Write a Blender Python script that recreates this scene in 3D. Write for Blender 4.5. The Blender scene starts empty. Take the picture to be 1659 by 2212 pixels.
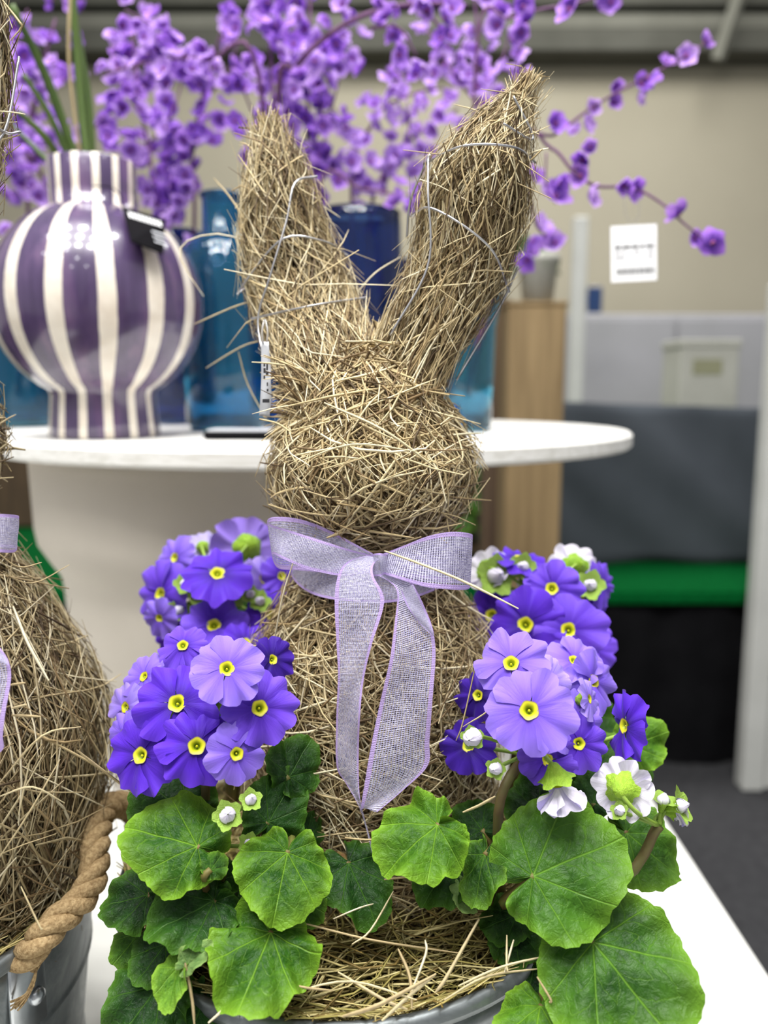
import bpy, math, random
import numpy as np
from mathutils import Vector, Matrix

rng = np.random.default_rng(7)
random.seed(7)
SC = bpy.context.scene
COL = SC.collection

# ------------------------------------------------------------------ camera, world, lights, exposure
CAM_Z, FPX, PITCH = 1.2, 1750.0, math.radians(8.48)
cam_data = bpy.data.cameras.new('camera')
cam = bpy.data.objects.new('camera', cam_data)
COL.objects.link(cam)
cam.location = (0, 0, CAM_Z)
cam.rotation_euler = (math.radians(90) - PITCH, 0, 0)
cam_data.sensor_width = 36
cam_data.lens = 36 * FPX / 2212
cam_data.clip_start = 0.02
cam_data.dof.use_dof = True
cam_data.dof.focus_distance = 0.455
cam_data.dof.aperture_fstop = 4.2
SC.camera = cam

world = bpy.data.worlds.new('world')
SC.world = world
world.use_nodes = True
wb = world.node_tree.nodes['Background']
wb.inputs[0].default_value = (1.0, 1.0, 1.0, 1)
wb.inputs[1].default_value = 0.42

def area_light(name, loc, target, size, size_y, power, color=(1, 1, 1)):
    l = bpy.data.lights.new(name, 'AREA')
    l.shape = 'RECTANGLE'
    l.size, l.size_y, l.energy, l.color = size, size_y, power, color
    o = bpy.data.objects.new(name, l)
    COL.objects.link(o)
    o.location = loc
    o.rotation_euler = (Vector(target) - Vector(loc)).to_track_quat('-Z', 'Y').to_euler()
    return o

for lx in (-0.95, -0.5, -0.05, 0.4):
    for ly in (-0.5, 0.0, 0.5):
        area_light('ceiling_lamp', (lx, ly, 3.3), (lx * .3 - .05, .5 + ly * .3, 0.9), 0.16, 0.16, 10.6, (1.0, 0.985, 0.96))
area_light('wall_fill', (0.6, 3.6, 4.3), (0.5, 4.6, 1.4), 3.2, 1.4, 150, (1.0, 0.985, 0.96))  # added lamp out of view, aimed at the back wall to brighten it
for lx, ly in ((-1.6, 0.2), (-1.0, -0.9), (-0.5, -1.6), (0.5, -0.8), (1.3, 0.0), (-2.2, -0.8), (-1.4, -1.5), (0.9, -1.7), (0.1, -2.4), (-0.9, -2.6)):
    area_light('ceiling_lamp', (lx, ly, 3.4), (lx, ly + 0.4, 0), 0.10, 0.10, 2.2)

SC.view_settings.view_transform = 'Standard'
SC.view_settings.look = 'None'
SC.view_settings.gamma = 1
SC.view_settings.exposure = 0.12
SC.view_settings.use_curve_mapping = False

# ------------------------------------------------------------------ helpers
CP, SP = math.cos(PITCH), math.sin(PITCH)

def at(px, py, Y):
    """world point on the sight line of a photo pixel at distance Y in front of the camera"""
    x, v = (px - 829.5) / FPX, (py - 1106) / FPX
    t = Y / (CP - v * SP)
    return Vector((x * t, Y, CAM_Z - (SP + v * CP) * t))

def depth(p):
    return p[1] * CP + (CAM_Z - p[2]) * SP

def px2m(px, p):
    return px * depth(p) / FPX

def lin(r, g, b):
    f = lambda c: (c / 255 / 12.92) if c / 255 <= 0.04045 else ((c / 255 + 0.055) / 1.055) ** 2.4
    return (f(r), f(g), f(b), 1)

ORG = {}          # world origin of every unrotated empty / part

def tag(o, label=None, cat=None, group=None, kind=None):
    if label: o['label'] = label
    if cat: o['category'] = cat
    if group: o['group'] = group
    if kind: o['kind'] = kind
    return o

def thing(name, loc, label, cat, group=None):
    o = bpy.data.objects.new(name, None)
    o.empty_display_size = 0.02
    COL.objects.link(o)
    o.location = loc
    ORG[o.name] = Vector(loc)
    return tag(o, label, cat, group)

def raw_mesh(name, V, F, mats, uv=None, col=None, mi=None, smooth=True):
    """V (n,3); F list of index tuples or an (m,k) array"""
    me = bpy.data.meshes.new(name)
    V = np.asarray(V, dtype=np.float32)
    if isinstance(F, np.ndarray):
        m, k = F.shape
        me.vertices.add(len(V)); me.vertices.foreach_set('co', V.ravel())
        me.loops.add(m * k); me.loops.foreach_set('vertex_index', F.astype(np.int32).ravel())
        me.polygons.add(m)
        me.polygons.foreach_set('loop_start', np.arange(0, m * k, k, dtype=np.int32))
        me.update(calc_edges=True)
    else:
        me.from_pydata(V.tolist(), [], F)
    if not isinstance(mats, (list, tuple)): mats = [mats]
    for m_ in mats: me.materials.append(m_)
    if mi is not None: me.polygons.foreach_set('material_index', np.asarray(mi, dtype=np.int32))
    if smooth: me.polygons.foreach_set('use_smooth', np.ones(len(me.polygons), dtype=bool))
    if uv is not None:
        li = np.empty(len(me.loops), dtype=np.int32); me.loops.foreach_get('vertex_index', li)
        l = me.uv_layers.new(name='UVMap'); l.data.foreach_set('uv', np.asarray(uv, dtype=np.float32)[li].ravel())
    if col is not None:
        a = me.color_attributes.new('tint', 'FLOAT_COLOR', 'POINT')
        c = np.ones((len(V), 4), dtype=np.float32); c[:, :3] = col
        a.data.foreach_set('color', c.ravel())
    me.validate()
    me.update()
    return me

def part(name, V, F, mats, parent=None, **kw):
    """object from world-space vertices, its origin at its parent's (or its own base)"""
    V = np.asarray(V, dtype=float)
    if parent is not None:
        org = ORG[parent.name]
    else:
        org = Vector(((V[:, 0].min() + V[:, 0].max()) / 2, (V[:, 1].min() + V[:, 1].max()) / 2, V[:, 2].min()))
    me = raw_mesh(name, V - np.array(org), F, mats, **kw)
    o = bpy.data.objects.new(name, me)
    COL.objects.link(o)
    if parent is not None: o.parent = parent
    else: o.location = org
    ORG[o.name] = org
    return o

def place(name, me, M, parent=None):
    """object sharing a mesh at a world matrix M (parent unrotated) """
    o = bpy.data.objects.new(name, me)
    COL.objects.link(o)
    if parent is not None:
        o.parent = parent
        M = Matrix.Translation(-ORG[parent.name]) @ M
    o.matrix_basis = M
    return o

def child(name, me, M, parent):
    o = bpy.data.objects.new(name, me)
    COL.objects.link(o)
    o.parent = parent
    o.matrix_basis = M
    return o

def smooth_path(pts, n):
    P = np.array([list(p) for p in pts], dtype=float)
    if len(P) == 2: P = np.array([P[0], (P[0] + P[1]) / 2, P[1]])
    Q = np.vstack([2 * P[0] - P[1], P, 2 * P[-1] - P[-2]])
    out = []
    m = len(P) - 1
    for s in np.linspace(0, m - 1e-9, n):
        i = int(s); t = s - i
        a, b, c, d = Q[i], Q[i + 1], Q[i + 2], Q[i + 3]
        out.append(.5 * (2 * b + (c - a) * t + (2 * a - 5 * b + 4 * c - d) * t * t + (3 * b - a - 3 * c + d) * t ** 3))
    return np.array(out)

def frames(P):
    T = np.gradient(P, axis=0)
    T /= np.linalg.norm(T, axis=1)[:, None] + 1e-12
    ref = np.array([0.3, 0.2, 0.93]) if abs(T[0] @ np.array([0.3, .2, .93])) < .9 else np.array([1., 0, 0])
    A = np.zeros_like(P)
    a = np.cross(T[0], ref); a /= np.linalg.norm(a)
    for i in range(len(P)):
        a = a - T[i] * (a @ T[i]); a /= np.linalg.norm(a) + 1e-12
        A[i] = a
    return T, A, np.cross(T, A)

def tube_vf(pts, r, sides=6, n=None, smooth=True):
    P = smooth_path(pts, n or max(6, 4 * len(pts))) if smooth else np.array([list(p) for p in pts], dtype=float)
    k = len(P)
    R = np.interp(np.linspace(0, 1, k), np.linspace(0, 1, len(np.atleast_1d(r))) if np.ndim(r) else [0, 1], r if np.ndim(r) else [r, r])
    T, A, B = frames(P)
    th = np.arange(sides) / sides * 2 * math.pi
    V = (P[:, None, :] + R[:, None, None] * (np.cos(th)[None, :, None] * A[:, None, :] + np.sin(th)[None, :, None] * B[:, None, :])).reshape(-1, 3)
    F = []
    for i in range(k - 1):
        for j in range(sides):
            F.append((i * sides + j, i * sides + (j + 1) % sides, (i + 1) * sides + (j + 1) % sides, (i + 1) * sides + j))
    F.append(tuple(range(sides))[::-1]); F.append(tuple((k - 1) * sides + j for j in range(sides)))
    return V, F

def merge(vfs):
    V, F, n = [], [], 0
    for v, f in vfs:
        V.append(np.asarray(v)); F += [tuple(i + n for i in q) for q in f]; n += len(v)
    return np.vstack(V), F

def box_vf(c, s, rz=0.0, bevel=0.0):
    """box with chamfered edges"""
    b = min(bevel, min(s) * .4)
    V, F = [], []
    hx, hy, hz = s[0] / 2, s[1] / 2, s[2] / 2
    if b <= 0:
        V = [(x, y, z) for z in (-hz, hz) for x, y in ((-hx, -hy), (hx, -hy), (hx, hy), (-hx, hy))]
        F = [(0, 3, 2, 1), (4, 5, 6, 7), (0, 1, 5, 4), (1, 2, 6, 5), (2, 3, 7, 6), (3, 0, 4, 7)]
    else:
        for z, k in ((-hz, b), (-hz + b, 0), (hz - b, 0), (hz, b)):
            for x, y in ((-hx + b, -hy + k), (hx - b, -hy + k), (hx - k, -hy + b), (hx - k, hy - b), (hx - b, hy - k), (-hx + b, hy - k), (-hx + k, hy - b), (-hx + k, -hy + b)):
                V.append((x, y, z))
        for i in range(3):
            for j in range(8):
                F.append((i * 8 + j, i * 8 + (j + 1) % 8, (i + 1) * 8 + (j + 1) % 8, (i + 1) * 8 + j))
        F.append(tuple(range(8))[::-1]); F.append(tuple(range(24, 32)))
    V = np.array(V); cs, sn = math.cos(rz), math.sin(rz)
    V = np.stack([V[:, 0] * cs - V[:, 1] * sn, V[:, 0] * sn + V[:, 1] * cs, V[:, 2]], 1) + np.array(c)
    return V, F

def lathe_vf(prof, c, n=64, ends=(False, False)):
    """prof [(r,z)] around the vertical axis through c=(x,y); z is world"""
    th = np.arange(n) / n * 2 * math.pi
    V = np.array([[c[0] + r * math.cos(a), c[1] + r * math.sin(a), z] for r, z in prof for a in th])
    F = [(i * n + j, i * n + (j + 1) % n, (i + 1) * n + (j + 1) % n, (i + 1) * n + j) for i in range(len(prof) - 1) for j in range(n)]
    if ends[0]: F.append(tuple(range(n))[::-1])
    if ends[1]: F.append(tuple((len(prof) - 1) * n + j for j in range(n)))
    return V, F

# ------------------------------------------------------------------ materials
def new_mat(name):
    m = bpy.data.materials.new(name)
    m.use_nodes = True
    nt = m.node_tree
    return m, nt, nt.nodes['Principled BSDF'], nt.nodes['Material Output']

def nd(nt, typ, **kw):
    n = nt.nodes.new(typ)
    for k, v in kw.items(): setattr(n, k, v)
    return n

def mth(nt, op, a, b=None, clamp=False):
    n = nt.nodes.new('ShaderNodeMath'); n.operation = op; n.use_clamp = clamp
    for i, v in enumerate((a, b)):
        if v is None: continue
        if isinstance(v, (int, float)): n.inputs[i].default_value = v
        else: nt.links.new(v, n.inputs[i])
    return n.outputs[0]

def ramp(nt, fac, stops):
    n = nt.nodes.new('ShaderNodeValToRGB')
    while len(n.color_ramp.elements) < len(stops): n.color_ramp.elements.new(0.5)
    for e, (p, c) in zip(n.color_ramp.elements, stops):
        e.position = p; e.color = c
    nt.links.new(fac, n.inputs[0])
    return n.outputs[0]

def mixc(nt, fac, a, b, blend='MIX'):
    n = nt.nodes.new('ShaderNodeMix'); n.data_type = 'RGBA'; n.blend_type = blend
    for i, v in ((0, fac), (6, a), (7, b)):
        if isinstance(v, (int, float)): n.inputs[i].default_value = v
        elif isinstance(v, tuple): n.inputs[i].default_value = v
        else: nt.links.new(v, n.inputs[i])
    return n.outputs[2]

def noise(nt, scale, detail=4, rough=.55, coord=None, dist=0.0):
    n = nt.nodes.new('ShaderNodeTexNoise')
    n.inputs['Scale'].default_value = scale; n.inputs['Detail'].default_value = detail
    n.inputs['Roughness'].default_value = rough; n.inputs['Distortion'].default_value = dist
    if coord is None:
        coord = nt.nodes.new('ShaderNodeTexCoord').outputs['Object']
    nt.links.new(coord, n.inputs['Vector'])
    return n.outputs['Fac']

def mapping(nt, coord, scale):
    n = nt.nodes.new('ShaderNodeMapping'); n.inputs['Scale'].default_value = scale
    nt.links.new(coord, n.inputs[0]); return n.outputs[0]

def bump(nt, bsdf, h, strength=.3, dist=.002):
    n = nt.nodes.new('ShaderNodeBump'); n.inputs['Strength'].default_value = strength; n.inputs['Distance'].default_value = dist
    nt.links.new(h, n.inputs['Height']); nt.links.new(n.outputs[0], bsdf.inputs['Normal'])

def simple(name, c1, c2=None, scale=20, rough=.6, metal=0.0, spec=.4, bmp=0.0, stretch=None, coat=0.0):
    m, nt, b, out = new_mat(name)
    b.inputs['Roughness'].default_value = rough; b.inputs['Metallic'].default_value = metal
    b.inputs['Specular IOR Level'].default_value = spec; b.inputs['Coat Weight'].default_value = coat
    co = nt.nodes.new('ShaderNodeTexCoord').outputs['Object']
    if stretch: co = mapping(nt, co, stretch)
    f = noise(nt, scale, coord=co)
    col = ramp(nt, f, [(.3, c1), (.7, c2 or tuple(x * .8 for x in c1[:3]) + (1,))])
    nt.links.new(col, b.inputs['Base Color'])
    if bmp: bump(nt, b, f, bmp)
    return m

def translucent_mix(nt, bsdf, out, col, fac):
    t = nt.nodes.new('ShaderNodeBsdfTranslucent'); mx = nt.nodes.new('ShaderNodeMixShader')
    nt.links.new(col, t.inputs[0]); mx.inputs[0].default_value = fac
    nt.links.new(bsdf.outputs[0], mx.inputs[1]); nt.links.new(t.outputs[0], mx.inputs[2])
    nt.links.new(mx.outputs[0], out.inputs[0])
    return mx

def mat_straw():
    m, nt, b, out = new_mat('straw')
    a = nd(nt, 'ShaderNodeVertexColor', layer_name='tint')
    f = noise(nt, 260, 2)
    col = mixc(nt, .35, a.outputs[0], ramp(nt, f, [(.3, (.35, .3, .22, 1)), (.7, (1, 1, .95, 1))]), 'MULTIPLY')
    nt.links.new(col, b.inputs['Base Color'])
    b.inputs['Roughness'].default_value = .55; b.inputs['Specular IOR Level'].default_value = .3
    return m
M_STRAW = mat_straw()
M_CORE = simple('straw_core', lin(48, 36, 22), lin(20, 14, 8), 90, .95, spec=.1, bmp=.6)  # very dark brown core, shade in the gaps between strands put into its colour

def mat_leaf(name, dark, light, edge, back=None):
    m, nt, b, out = new_mat(name)
    uv = nd(nt, 'ShaderNodeUVMap', uv_map='UVMap').outputs[0]
    sep = nt.nodes.new('ShaderNodeSeparateXYZ'); nt.links.new(uv, sep.inputs[0])
    U, S = sep.outputs[0], sep.outputs[1]
    phi = mth(nt, 'MULTIPLY', mth(nt, 'SUBTRACT', U, .5), 2 * math.pi)
    n1 = noise(nt, 1.9, 4, .6); n2 = noise(nt, 7.5, 4, .6, dist=.6)
    k = mth(nt, 'DIVIDE', phi, .72)
    fr = mth(nt, 'ABSOLUTE', mth(nt, 'SUBTRACT', mth(nt, 'FRACT', mth(nt, 'ADD', k, 10.5)), .5))     # 0 on a main vein
    d_main = mth(nt, 'MULTIPLY', fr, mth(nt, 'MULTIPLY', S, .72))                                       # distance in leaf radii
    main = mth(nt, 'SUBTRACT', 1.0, mth(nt, 'DIVIDE', d_main, .014), True)
    sec = mth(nt, 'FRACT', mth(nt, 'ADD', mth(nt, 'ADD', mth(nt, 'MULTIPLY', S, 4.2), mth(nt, 'MULTIPLY', n2, .55)), mth(nt, 'MULTIPLY', fr, -2.2)))
    sec = mth(nt, 'ABSOLUTE', mth(nt, 'SUBTRACT', sec, .5))
    secv = mth(nt, 'MULTIPLY', mth(nt, 'SUBTRACT', 1.0, mth(nt, 'DIVIDE', sec, .07), True), .35)
    vein = mth(nt, 'MAXIMUM', main, secv)
    oi = nt.nodes.new('ShaderNodeObjectInfo')
    base = ramp(nt, mth(nt, 'ADD', mth(nt, 'ADD', n1, mth(nt, 'MULTIPLY', mth(nt, 'SUBTRACT', n2, .5), .35)), mth(nt, 'MULTIPLY', mth(nt, 'SUBTRACT', oi.outputs['Random'], .5), .22)), [(.30, dark), (.70, light)])
    base = mixc(nt, mth(nt, 'MULTIPLY', vein, .38), base, tuple(min(1, c * 1.6 + .02) for c in edge[:3]) + (1,))
    ed = mth(nt, 'POWER', S, 6.5)
    base = mixc(nt, mth(nt, 'MULTIPLY', ed, .8), base, edge)
    if back is None: back = tuple(c * .8 + .05 for c in light[:3]) + (1,)
    geo = nt.nodes.new('ShaderNodeNewGeometry')
    base = mixc(nt, geo.outputs['Backfacing'], base, back)
    nt.links.new(base, b.inputs['Base Color'])
    b.inputs['Roughness'].default_value = .42; b.inputs['Specular IOR Level'].default_value = .22
    hgt = mth(nt, 'SUBTRACT', mth(nt, 'ADD', mth(nt, 'MULTIPLY', n2, 1.3), mth(nt, 'MULTIPLY', noise(nt, 24, 2), .14)), mth(nt, 'MULTIPLY', vein, .5))
    bump(nt, b, hgt, .5, .0026)
    translucent_mix(nt, b, out, base, .16)
    return m
LEAF = {
    'b': mat_leaf('leaf_bright', lin(34, 76, 14), lin(78, 122, 28), lin(132, 176, 48)),
    'm': mat_leaf('leaf_mid', lin(26, 62, 14), lin(62, 106, 28), lin(112, 156, 44)),
    'd': mat_leaf('leaf_dark', lin(14, 40, 14), lin(34, 72, 22), lin(78, 122, 34)),
    'g': mat_leaf('leaf_grey', lin(86, 120, 62), lin(128, 156, 92), lin(150, 180, 100)),
    'y': mat_leaf('leaf_young', lin(66, 112, 26), lin(110, 154, 46), lin(146, 188, 62)),
}
M_CALYX = mat_leaf('calyx', lin(120, 164, 38), lin(166, 206, 66), lin(190, 222, 90))

def mat_petal(name, inner, mid, outer, back):
    m, nt, b, out = new_mat(name)
    uv = nd(nt, 'ShaderNodeUVMap', uv_map='UVMap').outputs[0]
    sep = nt.nodes.new('ShaderNodeSeparateXYZ'); nt.links.new(uv, sep.inputs[0])
    st = noise(nt, 1.0, 4, .6, mapping(nt, uv, (16, 1.6, 1)))
    t = mth(nt, 'ADD', sep.outputs[1], mth(nt, 'MULTIPLY', mth(nt, 'SUBTRACT', st, .5), .34))
    col = ramp(nt, t, [(.1, inner), (.5, mid), (.98, outer)])
    geo = nt.nodes.new('ShaderNodeNewGeometry')
    bk = ramp(nt, st, [(.3, tuple(c * .82 for c in back[:3]) + (1,)), (.65, back)])
    col = mixc(nt, geo.outputs['Backfacing'], col, bk)
    nt.links.new(col, b.inputs['Base Color'])
    b.inputs['Roughness'].default_value = .6; b.inputs['Specular IOR Level'].default_value = .25
    b.inputs['Sheen Weight'].default_value = .08
    bump(nt, b, st, .3, .0014)
    translucent_mix(nt, b, out, col, .2)
    return m
PETAL = [
    mat_petal('petal_deep', lin(60, 20, 150), lin(84, 36, 196), lin(98, 52, 208), lin(126, 92, 206)),
    mat_petal('petal_violet', lin(76, 34, 176), lin(104, 62, 208), lin(118, 80, 218), lin(150, 122, 220)),
    mat_petal('petal_light', lin(118, 84, 216), lin(138, 106, 228), lin(148, 120, 232), lin(176, 156, 234)),
    mat_petal('petal_lilac', lin(146, 116, 228), lin(156, 132, 230), lin(170, 146, 232), lin(200, 188, 236)),
    mat_petal('petal_white', lin(196, 180, 240), lin(206, 196, 244), lin(196, 184, 244), lin(240, 234, 250)),
    mat_petal('petal_dark', lin(40, 10, 110), lin(56, 18, 146), lin(66, 30, 156), lin(92, 62, 170)),
]

def mat_eye():
    m, nt, b, out = new_mat('flower_eye')
    uv = nd(nt, 'ShaderNodeUVMap', uv_map='UVMap').outputs[0]
    sep = nt.nodes.new('ShaderNodeSeparateXYZ'); nt.links.new(uv, sep.inputs[0])
    st = noise(nt, 900, 2)
    t = mth(nt, 'ADD', sep.outputs[1], mth(nt, 'MULTIPLY', mth(nt, 'SUBTRACT', st, .5), .3))
    col = ramp(nt, t, [(.0, lin(96, 120, 6)), (.45, lin(150, 164, 8)), (.62, lin(196, 196, 14)), (.84, lin(214, 208, 40)), (1.0, lin(120, 100, 90))])
    nt.links.new(col, b.inputs['Base Color']); b.inputs['Roughness'].default_value = .5
    return m
M_EYE = mat_eye()
M_STALK = simple('stalk', lin(98, 100, 52), lin(96, 74, 50), 60, .6, bmp=.2)
M_PEDICEL = simple('pedicel', lin(150, 180, 70), lin(120, 150, 60), 60, .6)
M_PETIOLE = simple('petiole', lin(96, 106, 44), lin(110, 76, 50), 50, .6)

def mat_burlap():
    m, nt, b, out = new_mat('gauze_ribbon')
    uv = nd(nt, 'ShaderNodeUVMap', uv_map='UVMap').outputs[0]
    wob = nt.nodes.new('ShaderNodeTexNoise'); wob.inputs['Scale'].default_value = 5; wob.inputs['Detail'].default_value = 3
    nt.links.new(uv, wob.inputs['Vector'])
    sub = nd(nt, 'ShaderNodeVectorMath', operation='SUBTRACT'); nt.links.new(wob.outputs['Color'], sub.inputs[0]); sub.inputs[1].default_value = (.5, .5, .5)
    sc = nd(nt, 'ShaderNodeVectorMath', operation='SCALE'); nt.links.new(sub.outputs[0], sc.inputs[0]); sc.inputs[3].default_value = .035
    ad = nd(nt, 'ShaderNodeVectorMath', operation='ADD'); nt.links.new(uv, ad.inputs[0]); nt.links.new(sc.outputs[0], ad.inputs[1])
    sep = nt.nodes.new('ShaderNodeSeparateXYZ'); nt.links.new(ad.outputs[0], sep.inputs[0])
    sep0 = nt.nodes.new('ShaderNodeSeparateXYZ'); nt.links.new(uv, sep0.inputs[0])
    N = 21.0
    fu = mth(nt, 'ABSOLUTE', mth(nt, 'SUBTRACT', mth(nt, 'FRACT', mth(nt, 'MULTIPLY', sep.outputs[0], N)), .5))
    fv = mth(nt, 'ABSOLUTE', mth(nt, 'SUBTRACT', mth(nt, 'FRACT', mth(nt, 'ADD', mth(nt, 'MULTIPLY', sep.outputs[1], N), 50.0)), .5))
    wn = noise(nt, 9, 3, .6, uv)
    wid = mth(nt, 'ADD', mth(nt, 'MULTIPLY', wn, .28), .10)
    tu = mth(nt, 'LESS_THAN', fu, wid)
    tv = mth(nt, 'LESS_THAN', fv, wid)
    thread = mth(nt, 'MAXIMUM', tu, tv)
    edge = mth(nt, 'ABSOLUTE', mth(nt, 'SUBTRACT', sep0.outputs[0], .5))
    zig = mth(nt, 'MULTIPLY', mth(nt, 'ABSOLUTE', mth(nt, 'SUBTRACT', mth(nt, 'FRACT', mth(nt, 'MULTIPLY', sep0.outputs[1], 16.0)), .5)), .02)
    selv = mth(nt, 'GREATER_THAN', mth(nt, 'ADD', edge, zig), .424)
    solid = mth(nt, 'MAXIMUM', thread, selv)
    cn = noise(nt, 1.0, 4, .6, mapping(nt, uv, (34, 8, 1)))
    cth = ramp(nt, cn, [(.3, lin(146, 142, 182)), (.5, lin(200, 196, 220)), (.7, lin(240, 238, 248))])
    cse = ramp(nt, noise(nt, 60, 3, .5, uv), [(.3, lin(174, 148, 212)), (.7, lin(206, 184, 232))])
    cth = mixc(nt, tv, mixc(nt, 1.0, cth, lin(198, 196, 214), 'MULTIPLY'), cth)
    col = mixc(nt, selv, cth, cse)
    nt.links.new(col, b.inputs['Base Color'])
    b.inputs['Roughness'].default_value = .85; b.inputs['Specular IOR Level'].default_value = .15
    hh = mth(nt, 'SUBTRACT', 1.0, mth(nt, 'MINIMUM', fu, fv))
    bump(nt, b, mth(nt, 'ADD', hh, mth(nt, 'MULTIPLY', zig, 30.0)), .5, .0008)
    tr = nt.nodes.new('ShaderNodeBsdfTransparent'); tl = nt.nodes.new('ShaderNodeBsdfTranslucent')
    nt.links.new(col, tl.inputs[0])
    m1 = nt.nodes.new('ShaderNodeMixShader'); m1.inputs[0].default_value = .2
    nt.links.new(b.outputs[0], m1.inputs[1]); nt.links.new(tl.outputs[0], m1.inputs[2])
    m2 = nt.nodes.new('ShaderNodeMixShader')
    nt.links.new(solid, m2.inputs[0]); nt.links.new(tr.outputs[0], m2.inputs[1]); nt.links.new(m1.outputs[0], m2.inputs[2])
    nt.links.new(m2.outputs[0], out.inputs[0])
    return m
M_RIBBON = mat_burlap()

def mat_zinc():
    m, nt, b, out = new_mat('zinc')
    f = noise(nt, 14, 6, .7, dist=1.2)
    g = noise(nt, 120, 3)
    nt.links.new(ramp(nt, f, [(.3, lin(104, 110, 112)), (.5, lin(138, 143, 144)), (.72, lin(176, 179, 178))]), b.inputs['Base Color'])
    b.inputs['Metallic'].default_value = .75
    nt.links.new(ramp(nt, f, [(.3, (.5,) * 3 + (1,)), (.7, (.32,) * 3 + (1,))]), b.inputs['Roughness'])
    bump(nt, b, g, .08, .001)
    return m
M_ZINC = mat_zinc()
M_STEEL = simple('bright_steel', lin(200, 204, 208), lin(170, 174, 178), 40, .28, 1.0)
M_WIRE = simple('silver_wire', lin(215, 215, 218), lin(180, 180, 185), 40, .3, .9)
M_ROPE = simple('jute_rope', lin(182, 158, 118), lin(130, 106, 74), 500, .9, spec=.05, bmp=.6)
M_SOIL = simple('soil', lin(52, 38, 26), lin(24, 17, 12), 160, .95, spec=.1, bmp=.8)
M_WHITE_TOP = simple('white_table', lin(226, 226, 222), lin(214, 214, 208), 3, .5)
M_WHITE_PAINT = simple('white_post_paint', lin(204, 205, 200), lin(190, 191, 186), 6, .5)
M_POT = simple('pot_paint', lin(208, 200, 188), lin(196, 188, 176), 4, .65, bmp=.05)
M_BLACK = simple('black_card', lin(20, 19, 22), lin(14, 14, 16), 30, .8, spec=.05)
M_INK = simple('ink', lin(60, 60, 64), lin(40, 40, 44), 30, .7)
M_PAPER = simple('paper', lin(244, 244, 244), lin(236, 236, 238), 30, .6)
M_TAGPAPER = simple('grey_paper', lin(206, 208, 212), lin(190, 192, 198), 30, .5)

def mat_clear(name):
    m, nt, b, out = new_mat(name)
    b.inputs['Base Color'].default_value = (.95, .95, .96, 1); b.inputs['Transmission Weight'].default_value = .85
    b.inputs['Roughness'].default_value = .15
    return m
M_CLEAR = mat_clear('clear_plastic')

def mat_board():
    m, nt, b, out = new_mat('whitewashed_board')
    co = nt.nodes.new('ShaderNodeTexCoord').outputs['Object']
    f = noise(nt, 1.0, 5, .6, mapping(nt, co, (6, 120, 160)))
    g = noise(nt, 9, 3)
    c = ramp(nt, f, [(.25, lin(214, 212, 204)), (.55, lin(240, 239, 235)), (.8, lin(246, 245, 242))])
    c = mixc(nt, .25, c, ramp(nt, g, [(.3, lin(214, 210, 200)), (.6, lin(255, 255, 255))]), 'MULTIPLY')
    nt.links.new(c, b.inputs['Base Color']); b.inputs['Roughness'].default_value = .55
    bump(nt, b, f, .2, .001)
    return m
M_BOARD = mat_board()

def mat_stripes():
    m, nt, b, out = new_mat('striped_glaze')
    co = nt.nodes.new('ShaderNodeTexCoord').outputs['Object']
    sep = nt.nodes.new('ShaderNodeSeparateXYZ'); nt.links.new(co, sep.inputs[0])
    ang = mth(nt, 'ARCTAN2', sep.outputs[1], sep.outputs[0])
    wob = mth(nt, 'MULTIPLY', mth(nt, 'SUBTRACT', noise(nt, 14, 3), .5), .055)
    a = mth(nt, 'ADD', mth(nt, 'DIVIDE', mth(nt, 'ADD', ang, wob), 2 * math.pi / 14), STRIPE_PHASE + 20.0)
    f = mth(nt, 'ABSOLUTE', mth(nt, 'SUBTRACT', mth(nt, 'FRACT', a), .5))
    white = mth(nt, 'DIVIDE', mth(nt, 'SUBTRACT', .180, f), .012, True)
    gl = noise(nt, 1.0, 4, .6, mapping(nt, co, (40, 40, 6)))
    pur = ramp(nt, gl, [(.25, lin(56, 42, 74)), (.5, lin(76, 60, 94)), (.75, lin(112, 86, 120))])
    crm = ramp(nt, noise(nt, 30, 4), [(.3, lin(216, 204, 188)), (.65, lin(236, 228, 214))])
    nt.links.new(mixc(nt, white, pur, crm), b.inputs['Base Color'])
    b.inputs['Roughness'].default_value = .25; b.inputs['Coat Weight'].default_value = .8; b.inputs['Coat Roughness'].default_value = .06
    bump(nt, b, noise(nt, 22, 3), .12, .004)
    return m

def mat_glass(name, c, rough=.03):
    m, nt, b, out = new_mat(name)
    f = noise(nt, 8, 3)
    nt.links.new(ramp(nt, f, [(.3, tuple(x * .8 for x in c[:3]) + (1,)), (.7, c)]), b.inputs['Base Color'])
    b.inputs['Transmission Weight'].default_value = .94; b.inputs['Roughness'].default_value = rough; b.inputs['IOR'].default_value = 1.45
    bump(nt, b, noise(nt, 18, 2), .25, .004)
    return m
M_TEAL = mat_glass('teal_glass', lin(70, 170, 212))
M_NAVY = mat_glass('navy_glass', lin(66, 104, 182))
M_BLUE = mat_glass('bright_blue_glass', lin(60, 160, 230))
M_AQUA = mat_glass('aqua_glass', lin(110, 186, 212))

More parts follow.
